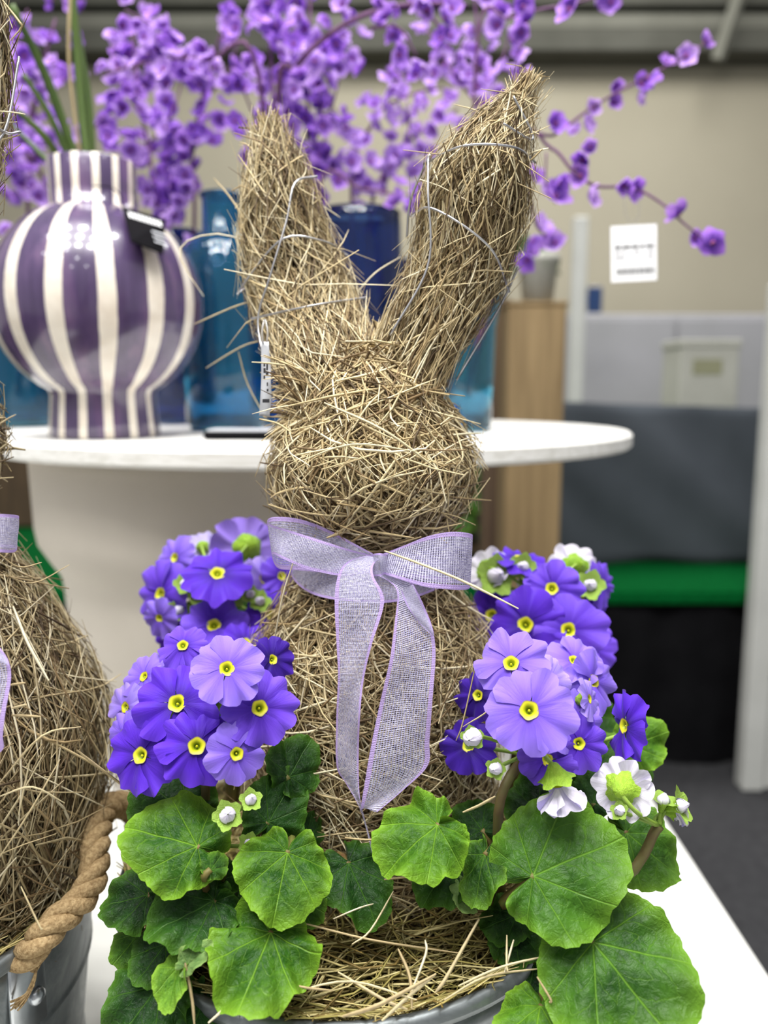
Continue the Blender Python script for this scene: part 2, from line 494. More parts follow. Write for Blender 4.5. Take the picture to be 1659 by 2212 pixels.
def mat_wood(name, c1, c2):
    m, nt, b, out = new_mat(name)
    co = nt.nodes.new('ShaderNodeTexCoord').outputs['Object']
    f = noise(nt, 1.0, 5, .6, mapping(nt, co, (50, 50, 3)), .4)
    nt.links.new(ramp(nt, f, [(.3, c1), (.7, c2)]), b.inputs['Base Color']); b.inputs['Roughness'].default_value = .75
    bump(nt, b, f, .3, .002)
    return m
M_WOOD = mat_wood('post_wood', lin(112, 92, 60), lin(142, 120, 84))
M_DARKWOOD = mat_wood('dark_wood', lin(66, 50, 36), lin(96, 76, 54))
M_FLOOR = simple('dark_carpet', lin(70, 70, 72), lin(56, 56, 58), 40, .95, spec=.1, bmp=.3)
M_WALL = simple('wall_beige', lin(172, 166, 148), lin(162, 156, 138), .8, .9, spec=.1)
M_BEAM = simple('beam_dark', lin(84, 84, 76), lin(70, 70, 62), 3, .8)
M_BEAM2 = simple('beam_grey', lin(116, 116, 106), lin(102, 102, 92), 3, .8)
M_GREEN = simple('green_baize', lin(2, 84, 36), lin(0, 66, 26), 60, .95, spec=.05, bmp=.4)
M_SKIRT = simple('black_skirt', lin(24, 24, 26), lin(16, 16, 18), 8, .95, spec=.05)
M_TARP = simple('slate_cloth', lin(78, 83, 89), lin(66, 71, 77), 2, .9, spec=.1)
M_GREYPANEL = simple('grey_panel', lin(164, 163, 168), lin(152, 152, 154), 2, .7)
M_BOXWHITE = simple('box_white', lin(186, 186, 176), lin(174, 174, 164), 6, .6)
M_OLIVE = simple('faded_print', lin(150, 150, 120), lin(140, 140, 112), 6, .6)
M_BRANCH = simple('plum_branch', lin(112, 72, 112), lin(84, 54, 82), 60, .7)
M_STEMGREEN = simple('green_stem', lin(92, 112, 52), lin(52, 76, 36), 30, .45, stretch=(1, 1, .1))
M_DRY = simple('dry_stem', lin(176, 160, 120), lin(150, 132, 96), 30, .7)

def mat_blossom(name, c1, c2):
    m, nt, b, out = new_mat(name)
    uv = nd(nt, 'ShaderNodeUVMap', uv_map='UVMap').outputs[0]
    sep = nt.nodes.new('ShaderNodeSeparateXYZ'); nt.links.new(uv, sep.inputs[0])
    col = ramp(nt, sep.outputs[1], [(.15, c1), (.8, c2)])
    nt.links.new(col, b.inputs['Base Color']); b.inputs['Roughness'].default_value = .7
    translucent_mix(nt, b, out, col, .42)
    return m
BLOSSOM = [mat_blossom('blossom_violet', lin(126, 72, 186), lin(198, 148, 240)),
           mat_blossom('blossom_lilac', lin(152, 102, 204), lin(218, 180, 248)),
           mat_blossom('blossom_purple', lin(104, 54, 170), lin(176, 120, 230))]
M_STAMEN = simple('blossom_centre', lin(120, 50, 120), lin(150, 80, 110), 200, .7)

# ------------------------------------------------------------------ setting
def struct(name, V, F, m, **kw):
    o = part(name, V, F, m, **kw); o['kind'] = 'structure'; return o

TABLE_Z, BOARD_Z = 0.68, 1.146
struct('floor', *box_vf((0, 2.2, -.05), (16, 10, .1)), M_FLOOR, smooth=False)
struct('wall_back', *box_vf((0, 6.1, 2.7), (16, .2, 5.4)), M_WALL, smooth=False)
# dark louvred fascia along the top of the wall
for i, (z0, z1, yy, m_) in enumerate(((3.42, 3.56, 5.86, M_BEAM), (3.58, 3.68, 5.92, M_BEAM2), (3.70, 3.84, 5.86, M_BEAM), (3.86, 4.2, 5.94, M_BEAM2))):
    struct('trim_%d' % (i + 1), *box_vf((0, yy, (z0 + z1) / 2), (16, .26, z1 - z0), bevel=.01), m_, smooth=False)
p = at(1585, 40, 5.6)
V, F = tube_vf([at(1550, 130, 5.6), at(1625, -90, 5.5)], .045, 4, smooth=False)
struct('trim_5', V, F, M_BEAM2, smooth=False)

# white display table the buckets stand on
def table():
    t = thing('display_table', (-.45, .75, 0), 'white table that carries both zinc buckets and the big pot', 'table')
    part('tabletop', *box_vf((-.427, .80, TABLE_Z - .02), (1.55, 1.7, .04), bevel=.004), M_WHITE_TOP, t, smooth=False)
    for sx in (-1.12, .27):
        for sy in (.05, 1.55):
            part('leg', *box_vf((sx, sy, (TABLE_Z - .04) / 2), (.06, .06, TABLE_Z - .04), bevel=.004), M_WHITE_PAINT, t, smooth=False)
table()

def pot_and_board():
    c = (-.19, 1.10)
    t = thing('plant_pot', (c[0], c[1], TABLE_Z), 'large cream pot with a stepped rim, holding up the round board', 'pot')
    prof = [(.0, TABLE_Z + .0), (.185, TABLE_Z), (.191, TABLE_Z + .006), (.213, .80), (.231, .85), (.237, .955), (.240, .972), (.252, .990), (.265, 1.012), (.268, 1.03), (.270, 1.112), (.266, 1.123), (.24, 1.124), (.236, 1.11), (.225, .98), (.18, .72)]
    part('pot_wall', *lathe_vf(prof, c, 80), M_POT, t)
    b = (-.10, 1.21)
    R = .45
    prof = [(0, BOARD_Z - .021), (R - .004, BOARD_Z - .021), (R, BOARD_Z - .017), (R, BOARD_Z - .004), (R - .004, BOARD_Z), (0, BOARD_Z)]
    o = part('round_board', *lathe_vf(prof, b, 128), M_BOARD, smooth=False)
    tag(o, 'round whitewashed wooden board lying on the big pot as a table top', 'board')
pot_and_board()

# ------------------------------------------------------------------ far background
def background():
    # green baize bench with black skirt
    t = thing('display_bench', (.6, 2.9, 0), 'long low bench with green baize top and black skirt', 'bench')
    zt = .565
    part('bench_top', *box_vf((.0, 3.25, zt), (4.4, 1.55, .03), bevel=.004), M_GREEN, t, smooth=False)
    part('green_edge', *box_vf((.0, 2.468, zt - .012), (4.4, .015, .026), bevel=.003), M_GREEN, t, smooth=False)
    n = 160
    xs = np.linspace(-2.2, 2.2, n)
    yy = 2.49 + .012 * np.sin(xs * 23) + .006 * np.sin(xs * 51)
    V = np.array([[x, y, z] for x, y in zip(xs, yy) for z in (.004, zt - .02)])
    F = [(2 * i, 2 * i + 2, 2 * i + 3, 2 * i + 1) for i in range(n - 1)]
    part('skirt', V, F, M_SKIRT, t)
    # slate cloth partition standing on the bench
    n, k = 90, 16
    xs = np.linspace(-.4, 2.3, n); zs = np.linspace(zt + .016, 1.16, k)
    V = []
    for j, z in enumerate(zs):
        for x in xs:
            u = (x - 1.0) * .8 + (z - 1.1)
            V.append((x, 2.86 + .02 * math.sin(u * 9) + .012 * math.sin(u * 21 + 1) + .03 * math.sin(x * 1.4), z - (.03 * (x - .7)) * (j / (k - 1))))
    F = [(j * n + i, j * n + i + 1, (j + 1) * n + i + 1, (j + 1) * n + i) for j in range(k - 1) for i in range(n - 1)]
    o = part('cloth_partition', V, F, M_TARP)
    md = o.modifiers.new('thick', 'SOLIDIFY'); md.thickness = .006
    tag(o, 'slate grey cloth screen with slanting folds behind the board', 'screen')
    # pale grey cabinet against the wall, with a white box before it
    g = at(1450, 780, 4.6)
    t = thing('grey_cabinet', (1.62, 4.6, 0), 'pale grey cabinet low against the far wall', 'cabinet')
    ztop = at(1450, 678, 4.6).z
    part('carcass', *box_vf((1.62, 4.85, ztop / 2), (1.22, .5, ztop), bevel=.01), M_GREYPANEL, t, smooth=False)
    part('plinth', *box_vf((1.62, 4.58, .06), (1.2, .04, .12)), M_BEAM, t, smooth=False)
    part('door', *box_vf((1.32, 4.59, ztop / 2 + .04), (.58, .02, ztop - .14), bevel=.004), M_GREYPANEL, t, smooth=False)
    part('door', *box_vf((1.92, 4.59, ztop / 2 + .04), (.58, .02, ztop - .14), bevel=.004), M_GREYPANEL, t, smooth=False)
    b0, b1 = at(1468, 872, 3.3), at(1602, 745, 3.3)
    cx, w, h = (b0.x + b1.x) / 2, b1.x - b0.x, b1.z - b0.z
    zb = zt + .016
    t = thing('white_box', (cx, 3.42, zb), 'off-white box with a faded print, its top showing over the screen', 'box')
    part('carton', *box_vf((cx, 3.42, (zb + b1.z) / 2), (w, .22, b1.z - zb), bevel=.006), M_BOXWHITE, t, smooth=False)
    part('lid', *box_vf((cx, 3.42, b1.z + .008), (w + .012, .232, .03), bevel=.004), M_BOXWHITE, t, smooth=False)
    part('faded_print', *box_vf((cx - .01, 3.308, (b0.z + b1.z) / 2 + .03), (w * .5, .004, h * .26)), M_OLIVE, t, smooth=False)
    # wooden post with pot on top
    y = 2.05
    l, r = at(1100, 660, y), at(1226, 660, y)
    t = thing('wooden_post', ((l.x + r.x) / 2, y + .06, 0), 'square light wooden post that carries a plant behind the board', 'post')
    part('post_shaft', *box_vf(((l.x + r.x) / 2, y + .07, l.z / 2), (r.x - l.x, .13, l.z), bevel=.004), M_WOOD, t, smooth=False)
    part('post_cap', *box_vf(((l.x + r.x) / 2, y + .07, l.z + .006), (r.x - l.x + .006, .136, .012), bevel=.003), M_WOOD, t, smooth=False)
    ztop = l.z + .012
    l2, r2 = at(1055, 700, 2.2), at(1108, 700, 2.2)
    o = part('dark_post', *box_vf(((l2.x + r2.x) / 2 , 2.29, at(1080, 640, 2.2).z / 2), (r2.x - l2.x, .1, at(1080, 640, 2.2).z), bevel=.004), M_DARKWOOD, smooth=False)
    tag(o, 'dark brown square post close beside the light wooden post', 'post')
    c = ((l.x + r.x) / 2 + .01, y + .07)
    t = thing('plant_pot', (c[0], c[1], ztop), 'small pale grey pot with leaves on top of the wooden post', 'pot')
    prof = [(0, ztop), (.038, ztop), (.05, ztop + .10), (.054, ztop + .102), (.054, ztop + .12), (.047, ztop + .12), (.044, ztop + .08), (0, ztop + .08)]
    part('pot_wall', *lathe_vf(prof, c, 32), M_BOXWHITE, t)
    for k in range(9):
        a = k * 2.4; rr = .03 + .004 * k
        q = Vector((c[0] + rr * math.cos(a) - .02, c[1] + rr * math.sin(a) * .8, ztop + .10 + .012 * (k % 4)))
        M = basis(Vector((math.cos(a), math.sin(a) - .6, .9)), q, .035, k * 50)
        place('leaf', LEAFMESH['d'][k % 4], M, t)
    q = at(1012, 1150, 2.66)
    zb = zt + .016
    t = thing('potted_plant', (q.x, 2.66, zb), 'bushy dark green plant in a brown pot on the bench behind the neck bow', 'plant')
    part('pot_wall', *lathe_vf([(0, zb), (.05, zb), (.065, zb + .10), (.068, zb + .10), (.068, zb + .115), (.06, zb + .115), (.056, zb + .09), (0, zb + .09)], (q.x, 2.66), 32), M_DARKWOOD, t)
    for k in range(34):
        a = k * 2.4; rr = .02 + .0028 * k; hh = .12 + .28 * (1 - (k / 34) ** 1.3) + .02 * (k % 3)
        c3 = Vector((q.x + rr * math.cos(a), 2.66 + rr * math.sin(a), zb + hh))
        place('leaf', LEAFMESH['m' if k % 3 else 'd'][k % 4], basis(Vector((math.cos(a) * .7, math.sin(a) * .7 - .7, .8)), c3, .040, k * 47), t)
        if k % 3 == 0: part('stem', *tube_vf([Vector((q.x, 2.66, zb + .09)), (c3 + Vector((q.x, 2.66, zb + .1))) / 2 + Vector((0, 0, .02)), c3], .003, 5, 6), M_PETIOLE, t)
    # slim white post
    y = 3.9
    a, b_ = at(1236, 560, y), at(1266, 560, y)
    z1 = at(1250, 470, y).z
    o = part('white_post', *box_vf(((a.x + b_.x) / 2, y, z1 / 2), (b_.x - a.x, .06, z1), bevel=.006), M_WHITE_PAINT, smooth=False)
    tag(o, 'slim white post in front of the far wall above the screen', 'post')
    q = at(1283, 648, y)
    z0 = q.z - .06
    t = thing('blue_sign', (q.x, y - .01, z0), 'small dark blue plate fixed to the slim white post', 'sign')
    part('plate', *box_vf((q.x, y - .01, q.z), (.07, .012, .12), bevel=.004), M_NAVY, t, smooth=False)
    part('bracket', *box_vf((q.x - .05, y, q.z), (.05, .01, .02)), M_STEEL, t, smooth=False)
    # white shelf upright, right
    y = 2.30
    lo = at(1622, 1730, y)
    t = thing('shelf_stand', (lo.x, y, 0), 'white painted shelf stand at the far edge, its foot on the dark floor', 'shelf')
    for dx in (.005, .62):
        part('upright', *box_vf((lo.x + dx, y + .03, .75), (.066, .06, 1.5), bevel=.006), M_WHITE_PAINT, t, smooth=False)
    part('shelf_board', *box_vf((lo.x + .312, y + .05, .375), (.549, .1, .03), bevel=.004), M_WOOD, t, smooth=False)
    part('front_panel', *box_vf((lo.x + .312, y + .03, .17), (.549, .02, .34), bevel=.004), M_WHITE_PAINT, t, smooth=False)
    part('upper_panel', *box_vf((lo.x + .312, y + .05, .66), (.549, .02, .50), bevel=.004), M_WHITE_PAINT, t, smooth=False)
    # dark planter far left under the board
    a = at(0, 1080, 3.7)
    o = part('brown_crate', *box_vf((a.x - .12, 3.8, .585 + .21), (.7, .3, .42), bevel=.01), M_DARKWOOD, smooth=False)
    tag(o, 'dark brown wooden crate standing on the green bench', 'crate')

# ------------------------------------------------------------------ leaves and flowers: meshes
def basis(n, pos, scale, rot):
    """matrix with local z along n, local y turned by rot degrees in the view plane"""
    n = Vector(n).normalized()
    right = Vector((1, 0, 0)); right = (right - n * right.dot(n)).normalized()
    up = n.cross(right)
    a = math.radians(rot)
    y = right * math.cos(a) + up * math.sin(a)
    x = y.cross(n)
    return Matrix(((x.x * scale, y.x * scale, n.x * scale, pos[0]), (x.y * scale, y.y * scale, n.y * scale, pos[1]), (x.z * scale, y.z * scale, n.z * scale, pos[2]), (0, 0, 0, 1)))

def leaf_mesh(seed, mat, ruffle=.05, dome=.16, fold=0.0, NA=110, NR=13):
    r = np.random.default_rng(seed)
    p = r.uniform(0, 6.28, 8)
    ph = np.linspace(-math.pi + .03, math.pi - .03, NA)
    off = .42
    rho = off * np.cos(ph) + np.sqrt(1 - (off * np.sin(ph)) ** 2)
    rho *= 1 - .85 * np.exp(-((math.pi - np.abs(ph)) / .24) ** 2)
    lob = np.abs(np.sin(ph * math.pi / .72 / 2 + math.pi / 2))
    rho *= 1 + .07 * (lob - .5) + .035 * np.sin(3 * ph + p[0]) + .03 * np.sin(5 * ph + p[1])
    rho *= 1 + .03 * np.abs(np.sin(ph * 11 + p[2])) + .012 * np.sin(ph * 37)
    s = np.linspace(0, 1, NR) ** .9
    PH, S = np.meshgrid(ph, s)
    RH = rho[None, :] * S
    X, Y = RH * np.sin(PH), RH * np.cos(PH)
    fr = np.abs(((PH / .72 + 10.5) % 1) - .5)
    Z = -dome * S ** 2 + .095 * S * (1 - S * .35) * np.sqrt(fr * 2)
    Z += 1.6 * ruffle * S ** 2.6 * (1.1 * np.sin(5 * PH + p[3]) + .9 * np.sin(9 * PH + p[4]) + .45 * np.sin(16 * PH + p[5]) * S ** 2)
    Z += .085 * S * np.sin(X * 4 + p[6]) * np.sin(Y * 5 + p[7]) + .02 * np.sin(X * 13 + p[1]) * np.sin(Y * 12 + p[2]) + fold * np.abs(X)
    V = np.stack([X, Y - off, Z], -1).reshape(-1, 3)
    UV = np.stack([PH / (2 * math.pi) + .5, S], -1).reshape(-1, 2)
    i, j = np.meshgrid(np.arange(NR - 1), np.arange(NA - 1), indexing='ij')
    a = (i * NA + j).ravel()
    F = np.stack([a, a + 1, a + NA + 1, a + NA], 1)
    return raw_mesh('leaf', V, F, mat, uv=UV)

LEAFMESH = {k: [leaf_mesh(10 * i + n, m_, .055 + .025 * (i % 3), .12 + .08 * (i % 2)) for i in range(4)] for n, (k, m_) in enumerate(LEAF.items())}

def petal_mesh(seed, mat, NU=17, NV=10):
    r = np.random.default_rng(seed)
    p = r.uniform(0, 6.28, 6)
    u = np.linspace(-1, 1, NU); t = np.linspace(0, 1, NV)
    U, T = np.meshgrid(u, t)
    half = .80
    R = 1 - .14 * np.exp(-(U / .13) ** 2) - .24 * np.abs(U) ** 3.4 + .010 * np.sin(U * 15 + p[0]) + .03 * np.sin(U * 4 + p[1])
    rad = .16 + T * (R - .16)
    ang = U * half * (.72 + .28 * np.sin(T * math.pi * .5))
    X, Y = rad * np.sin(ang), rad * np.cos(ang)
    Z = .10 * T - .15 * T ** 2 + .045 * U * T + .035 * T * np.sin(U * 5 + p[2]) + .07 * T ** 3 * np.sin(U * 8 + p[3]) + .008 * T ** 2 * np.sin(U * 18 + p[4]) - .05 * T * np.exp(-(U / .15) ** 2)
    V = np.stack([X, Y, Z], -1).reshape(-1, 3)
    UV = np.stack([U * .5 + .5, T], -1).reshape(-1, 2)
    i, j = np.meshgrid(np.arange(NV - 1), np.arange(NU - 1), indexing='ij')
    a = (i * NU + j).ravel()
    F = np.stack([a, a + 1, a + NU + 1, a + NU], 1)
    return raw_mesh('petal', V, F, mat, uv=UV)
PETALMESH = [[petal_mesh(100 * k + i, m_) for i in range(4)] for k, m_ in enumerate(PETAL)]

def eye_mesh():
    n = 30
    rows = [(.0, -.10, 0.0), (.065, -.10, .15), (.085, -.01, .45), (.14, .035, .7), (.205, .05, 1.0)]
    V, UV = [], []
    for r, z, t in rows:
        for k in range(n):
            a = k / n * 2 * math.pi
            s = 1 + (.05 * math.cos(5 * a) if t > .6 else 0)
            V.append((r * s * math.sin(a), r * s * math.cos(a), z)); UV.append((k / n, t))
    F = [(i * n + k, (i + 1) * n + k, (i + 1) * n + (k + 1) % n, i * n + (k + 1) % n) for i in range(len(rows) - 1) for k in range(n)]
    b = len(V)                                   # pin in the throat
    for r, z in ((.022, -.1), (.03, -.02), (.001, .0)):
        for k in range(8): V.append((r * math.cos(k * .785), r * math.sin(k * .785), z)); UV.append((0, .75))
    F += [(b + i * 8 + k, b + i * 8 + (k + 1) % 8, b + (i + 1) * 8 + (k + 1) % 8, b + (i + 1) * 8 + k) for i in range(2) for k in range(8)]
    return raw_mesh('flower_eye', V, F, M_EYE, uv=UV)
EYEMESH = eye_mesh()

def calyx_mesh(rim=.34, zr=-.14, zb=-.62):
    n = 40
    V, UV = [], []
    rows = [(.05, zb, .1), (.16, zb + .06, .3), (.24, (zb * .6 + zr * .4), .5), (.36, (zb * .25 + zr * .75), .7), (rim, zr, 1.0)]
    for r, z, t in rows:
        for k in range(n):
            a = k / n * 2 * math.pi
            s = 1 + (.13 * math.cos(5 * a) * t ** 2) + .05 * math.sin(13 * a) * t ** 3
            V.append((r * s * math.cos(a), r * s * math.sin(a), z + .04 * t * math.cos(5 * a))); UV.append((k / n, t * .8))
    F = [(i * n + k, i * n + (k + 1) % n, (i + 1) * n + (k + 1) % n, (i + 1) * n + k) for i in range(len(rows) - 1) for k in range(n)]
    F.append(tuple(range(n))[::-1])
    return raw_mesh('calyx', V, F, M_CALYX, uv=UV)
CALYXMESH = calyx_mesh()
BIGCALYX = calyx_mesh(.52, -.10, -.62)
BUDCALYX = calyx_mesh(.95, .25, -.75)

def bud_petal_mesh(seed):
    r = np.random.default_rng(seed)
    NU, NV = 9, 9
    U, T = np.meshgrid(np.linspace(-1, 1, NU), np.linspace(0, 1, NV))
    th = U * (.9 - .02 * T)
    prof = .66 * np.sin(math.pi * (.2 + .77 * T)) + .03 * r.uniform(-1, 1)
    X, Y = prof * np.sin(th), prof * np.cos(th)
    Z = -.3 + 1.25 * T - .12 * U ** 2 * T + .04 * np.sin(U * 6 + r.uniform(0, 6)) * T
    V = np.stack([X, Y, Z], -1).reshape(-1, 3); UV = np.stack([U * .5 + .5, T], -1).reshape(-1, 2)
    i, j = np.meshgrid(np.arange(NV - 1), np.arange(NU - 1), indexing='ij')
    a = (i * NU + j).ravel()
    return raw_mesh('bud_petal', V, np.stack([a, a + 1, a + NU + 1, a + NU], 1), PETAL[4], uv=UV)
BUDPETAL = [bud_petal_mesh(i) for i in range(3)]

# ------------------------------------------------------------------ primroses
def facing(p, a, b):
    """direction from p to the eye, leaned a to the right and b upwards (a,b in units of tan)"""
    c = (Vector((0, 0, CAM_Z)) - Vector(p)).normalized()
    r = Vector((1, 0, 0)); r = (r - c * r.dot(c)).normalized()
    u = c.cross(r)
    return (c + r * a + u * b).normalized()

def add_flower(root, hub, px, py, d, Y, tone, a=0.0, b=0.25, rot=None, back=False, shape=None):
    p = at(px, py, Y)
    R = px2m(d, p) / 2
    n = facing(p, a, b)
    if back: n = -n
    rot = random.uniform(0, 72) if rot is None else rot
    M = basis(n, p, R, rot)
    f = place('flower', EYEMESH, M, root)
    cup = shape if shape is not None else random.uniform(-.18, .12)
    for k in range(5):
        dl = random.uniform(-.06, .06)
        Mk = Matrix.Rotation(math.radians(72 * k) + dl, 4, 'Z') @ Matrix.Translation((0, 0, .010 * k)) @ Matrix.Rotation(random.uniform(.04, .16), 4, 'Y') @ Matrix.Rotation(cup + random.uniform(-.16, .16), 4, 'X') @ Matrix.Diagonal((random.uniform(.94, 1.08), random.uniform(.93, 1.05), random.uniform(.8, 1.5), 1))
        child('petal', PETALMESH[tone][random.randrange(4)], Mk, f)
    child('calyx', BIGCALYX if back and tone == 4 else CALYXMESH, Matrix.Identity(4), f)
    base = p - n * R * .58
    mid = (base * .5 + Vector(hub) * .5) - n * R * .4
    part('pedicel', *tube_vf([base + n * R * .04, mid, Vector(hub)], .0013, 5, 8), M_PEDICEL, root)
    return f

def add_bud(root, hub, px, py, d, Y, a=0.0, b=0.3, cal=1.0):
    p = at(px, py, Y)
    R = px2m(d, p) / 2
    n = facing(p, a, b)
    M = basis(n, p, R, random.uniform(0, 72))
    f = place('bud', BUDPETAL[0], M, root)
    for k in range(1, 5):
        child('bud_petal', BUDPETAL[k % 3], Matrix.Rotation(math.radians(72 * k * 2) + .2, 4, 'Z') @ Matrix.Diagonal((1 - .05 * k, 1 - .05 * k, 1, 1)), f)
    child('calyx', BUDCALYX, Matrix.Scale(cal, 4), f)
    part('pedicel', *tube_vf([p - n * R * .7 * cal, (p - n * R * 1.4) * .6 + Vector(hub) * .4, Vector(hub)], .0012, 5, 7), M_PEDICEL, root)

def add_leaf(root, base, px, py, d, Y, key, rot, a=0.0, b=0.35, asp=1.0, ruffle=None, fold=0.0, dome=None):
    p = at(px, py, Y)
    R = px2m(d, p) / 2
    n = facing(p, a, b)
    M = basis(n, p, R, rot) @ Matrix.Diagonal((asp, 1, 1, 1))
    if ruffle is None and dome is None and not fold: me = LEAFMESH[key][random.randrange(4)]
    else: me = leaf_mesh(random.randrange(9999), LEAF[key], .05 if ruffle is None else ruffle, .13 if dome is None else dome, fold)
    l = place('leaf', me, M, root)
    j = M @ Vector((0, -.40, -.01))
    back = M @ Vector((0, -.9, -.7))
    bs = Vector(base)
    org = ORG[root.name]
    V, F = tube_vf([j, back, (back + bs) / 2 + Vector((0, 0, .006)), bs], [.0018, .0022, .0024, .0028], 6, 12)
    part('petiole', V, F, M_PETIOLE, root)
    return l

BUCKET_C, BUCKET_R, RIM_Z = (-.026, .522), .155, .88

def primroses():
    # ---- front plant beside the other bucket
    b = (-.105, .455, .865)
    r = thing('primrose_plant', b, 'violet primrose at the front, on the side of the rope-handled bucket', 'plant')
    hub = Vector((-.105, .452, .99))
    part('flower_stalk', *tube_vf([Vector(b), Vector((-.108, .456, .93)), hub], .0028, 8, 8), M_STALK, r)
    for args in (
        (395, 1395, 120, .475, 1, -.2, .5), (312, 1462, 110, .468, 2, -1.1, .5), (272, 1528, 120, .462, 3, -1.3, .0),
        (588, 1425, 110, .455, 5, .5, .2), (268, 1585, 100, .450, 2, -1.0, -.1),
        (383, 1520, 192, .434, 0, -.25, .25), (425, 1612, 186, .416, 0, -.05, .12, 20), (305, 1632, 178, .424, 0, -.75, .05),
        (560, 1530, 176, .428, 1, .18, .18), (490, 1445, 166, .422, 2, .0, .30, 8), (511, 1628, 146, .412, 2, .2, -.12, 30, False, -.28)):
        add_flower(r, hub, *args)
    add_bud(r, hub - Vector((0, 0, .05)), 491, 1762, 56, .408, .05, .1, 1.15)
    add_bud(r, hub - Vector((0, 0, .05)), 541, 1729, 40, .410, .15, .3, 1.25)
    add_bud(r, hub - Vector((0, 0, .06)), 537, 1822, 30, .414, .0, .3, 1.5)
    for args in (
        (375, 1735, 190, .445, 'd', 150, 0, .5), (598, 1745, 165, .430, 'd', 60, .25, .1, .86), (638, 1655, 130, .445, 'd', 60, .5, .2),
        (383, 1815, 222, .404, 'b', 165, -.12, .35, .96), (666, 1790, 74, .452, 'd', 80, .3, .3), (538, 1965, 130, .412, 'd', 200, 0, .4),
        (455, 1905, 120, .418, 'd', 20, .1, .3),
        (463, 1868, 62, .398, 'm', 60, .2, .3), (612, 1885, 200, .400, 'b', 262, .05, .25), (770, 1900, 180, .425, 'd', 300, .2, .35, .9),
        (290, 1940, 140, .412, 'd', 190, -.4, .4), (424, 1965, 196, .396, 'd', 215, -.05, .75, 1.0), (655, 1960, 100, .41, 'm', 300, .2, .6),
        (285, 2035, 100, .41, 'm', 230, -.5, .3), (340, 2062, 124, .40, 'd', 240, -.2, .5), (315, 2165, 196, .385, 'd', 235, -.35, .3),
        (430, 2185, 140, .385, 'd', 260, .1, .5), (566, 2060, 240, .378, 'b', 255, .1, .55)):
        add_leaf(r, b, *args)
    add_leaf(r, b, 420, 2072, 84, .374, 'g', 40, -.4, .3, .7, .05, .5)
    add_leaf(r, b, 378, 2118, 120, .372, 'y', 265, -.5, .2, .62, .06, .5)
    # ---- front plant towards the dark aisle
    b = (.075, .462, .865)
    r = thing('primrose_plant', b, 'lilac primrose at the front, its blooms beside the white table corner', 'plant')
    hub = Vector((.085, .458, .985))
    part('flower_stalk', *tube_vf([Vector(b), at(1075, 1800, .44), at(1090, 1700, .44), hub], .0030, 8, 10), M_STALK, r)
    for args in (
        (1033, 1502, 120, .462, 5, -.5, .1), (1012, 1612, 130, .455, 5, -.3, .0), (1280, 1472, 150, .470, 2, 1.0, .1),
        (1240, 1428, 132, .478, 2, .6, .9), (1186, 1468, 120, .452, 3, .5, .3), (1272, 1510, 100, .452, 3, 2.6, .3),
        (1238, 1555, 150, .448, 2, .55, .1), (1250, 1606, 136, .440, 1, .3, -.1), (1182, 1640, 136, .440, 1, -.1, -.3),
        (1350, 1568, 160, .445, 0, -1.7, .1, None, False, -.1), (1104, 1434, 172, .436, 2, -.05, .45, 12), (1143, 1535, 206, .414, 2, .02, .16, 40)):
        add_flower(r, hub, *args)
    add_flower(r, hub, 1205, 1692, 150, .413, 4, -.45, 2.2, 10, True, .95)
    add_flower(r, Vector(at(1425, 1785, .43)), 1345, 1702, 138, .428, 4, -.25, -.2, 20, True, .1)
    add_flower(r, Vector(at(1425, 1785, .43)), 1455, 1752, 74, .436, 4, -3.0, -.2, None, True, .7)
    add_bud(r, hub, 1022, 1592, 66, .425, -.3, -.25, .8)
    add_bud(r, hub, 1072, 1660, 46, .418, -.35, -.2, 1.0)
    add_bud(r, Vector(at(1425, 1785, .43)), 1340, 1752, 38, .418, -.5, .2, 1.1)
    add_bud(r, Vector(at(1425, 1785, .43)), 1432, 1732, 44, .432, .8, 2.2, 1.5)
    add_bud(r, Vector(at(1425, 1785, .43)), 1466, 1742, 50, .430, 3.0, .6, 1.6)
    part('flower_stalk', *tube_vf([Vector(b), at(1330, 1905, .43), at(1385, 1855, .43), at(1412, 1800, .43), at(1425, 1783, .43)], .0030, 8, 12), M_STALK, r)
    for args in (
        (1385, 1602, 120, .50, 'b', 20, .4, .2), (1292, 1655, 170, .475, 'm', 60, .2, .3), (1285, 1715, 100, .46, 'd', 70, .2, .4),
        (1385, 1825, 180, .450, 'm', 320, .45, .3), (1165, 1730, 150, .455, 'd', 80, 0, .4), (1028, 1775, 110, .45, 'd', 120, -.2, .5),
        (970, 1872, 170, .430, 'd', 230, -.1, .5), (1113, 2025, 120, .425, 'd', 270, 0, .6), (1172, 2110, 160, .41, 'd', 290, 0, .6),
        (1095, 1985, 110, .43, 'd', 200, 0, .5), (1040, 1878, 150, .412, 'm', 250, -.5, .3, .72),
        (1207, 1868, 292, .404, 'm', 20, .05, .22)):
        add_leaf(r, b, *args)
    add_leaf(r, b, 912, 1808, 200, .408, 'b', 215, -.1, .45, 1.0, .11)
    add_leaf(r, b, 1008, 1932, 84, .415, 'g', 300, -.7, .1, .6, .05, .5)
    add_leaf(r, b, 1330, 2095, 322, .376, 'm', 305, .1, .22, 1.0, .045, 0, .05)
    add_leaf(r, b, 1160, 2212, 190, .372, 'b', 250, -.05, .6)
    # ---- back plants
    b = (-.12, .60, .865)
    r = thing('primrose_plant', b, 'blurred violet primrose behind the rabbit, in front of the cream pot', 'plant')
    hub = Vector((-.128, .61, 1.05))
    part('flower_stalk', *tube_vf([Vector(b), Vector((-.122, .604, .96)), hub], .0028, 8, 8), M_STALK, r)
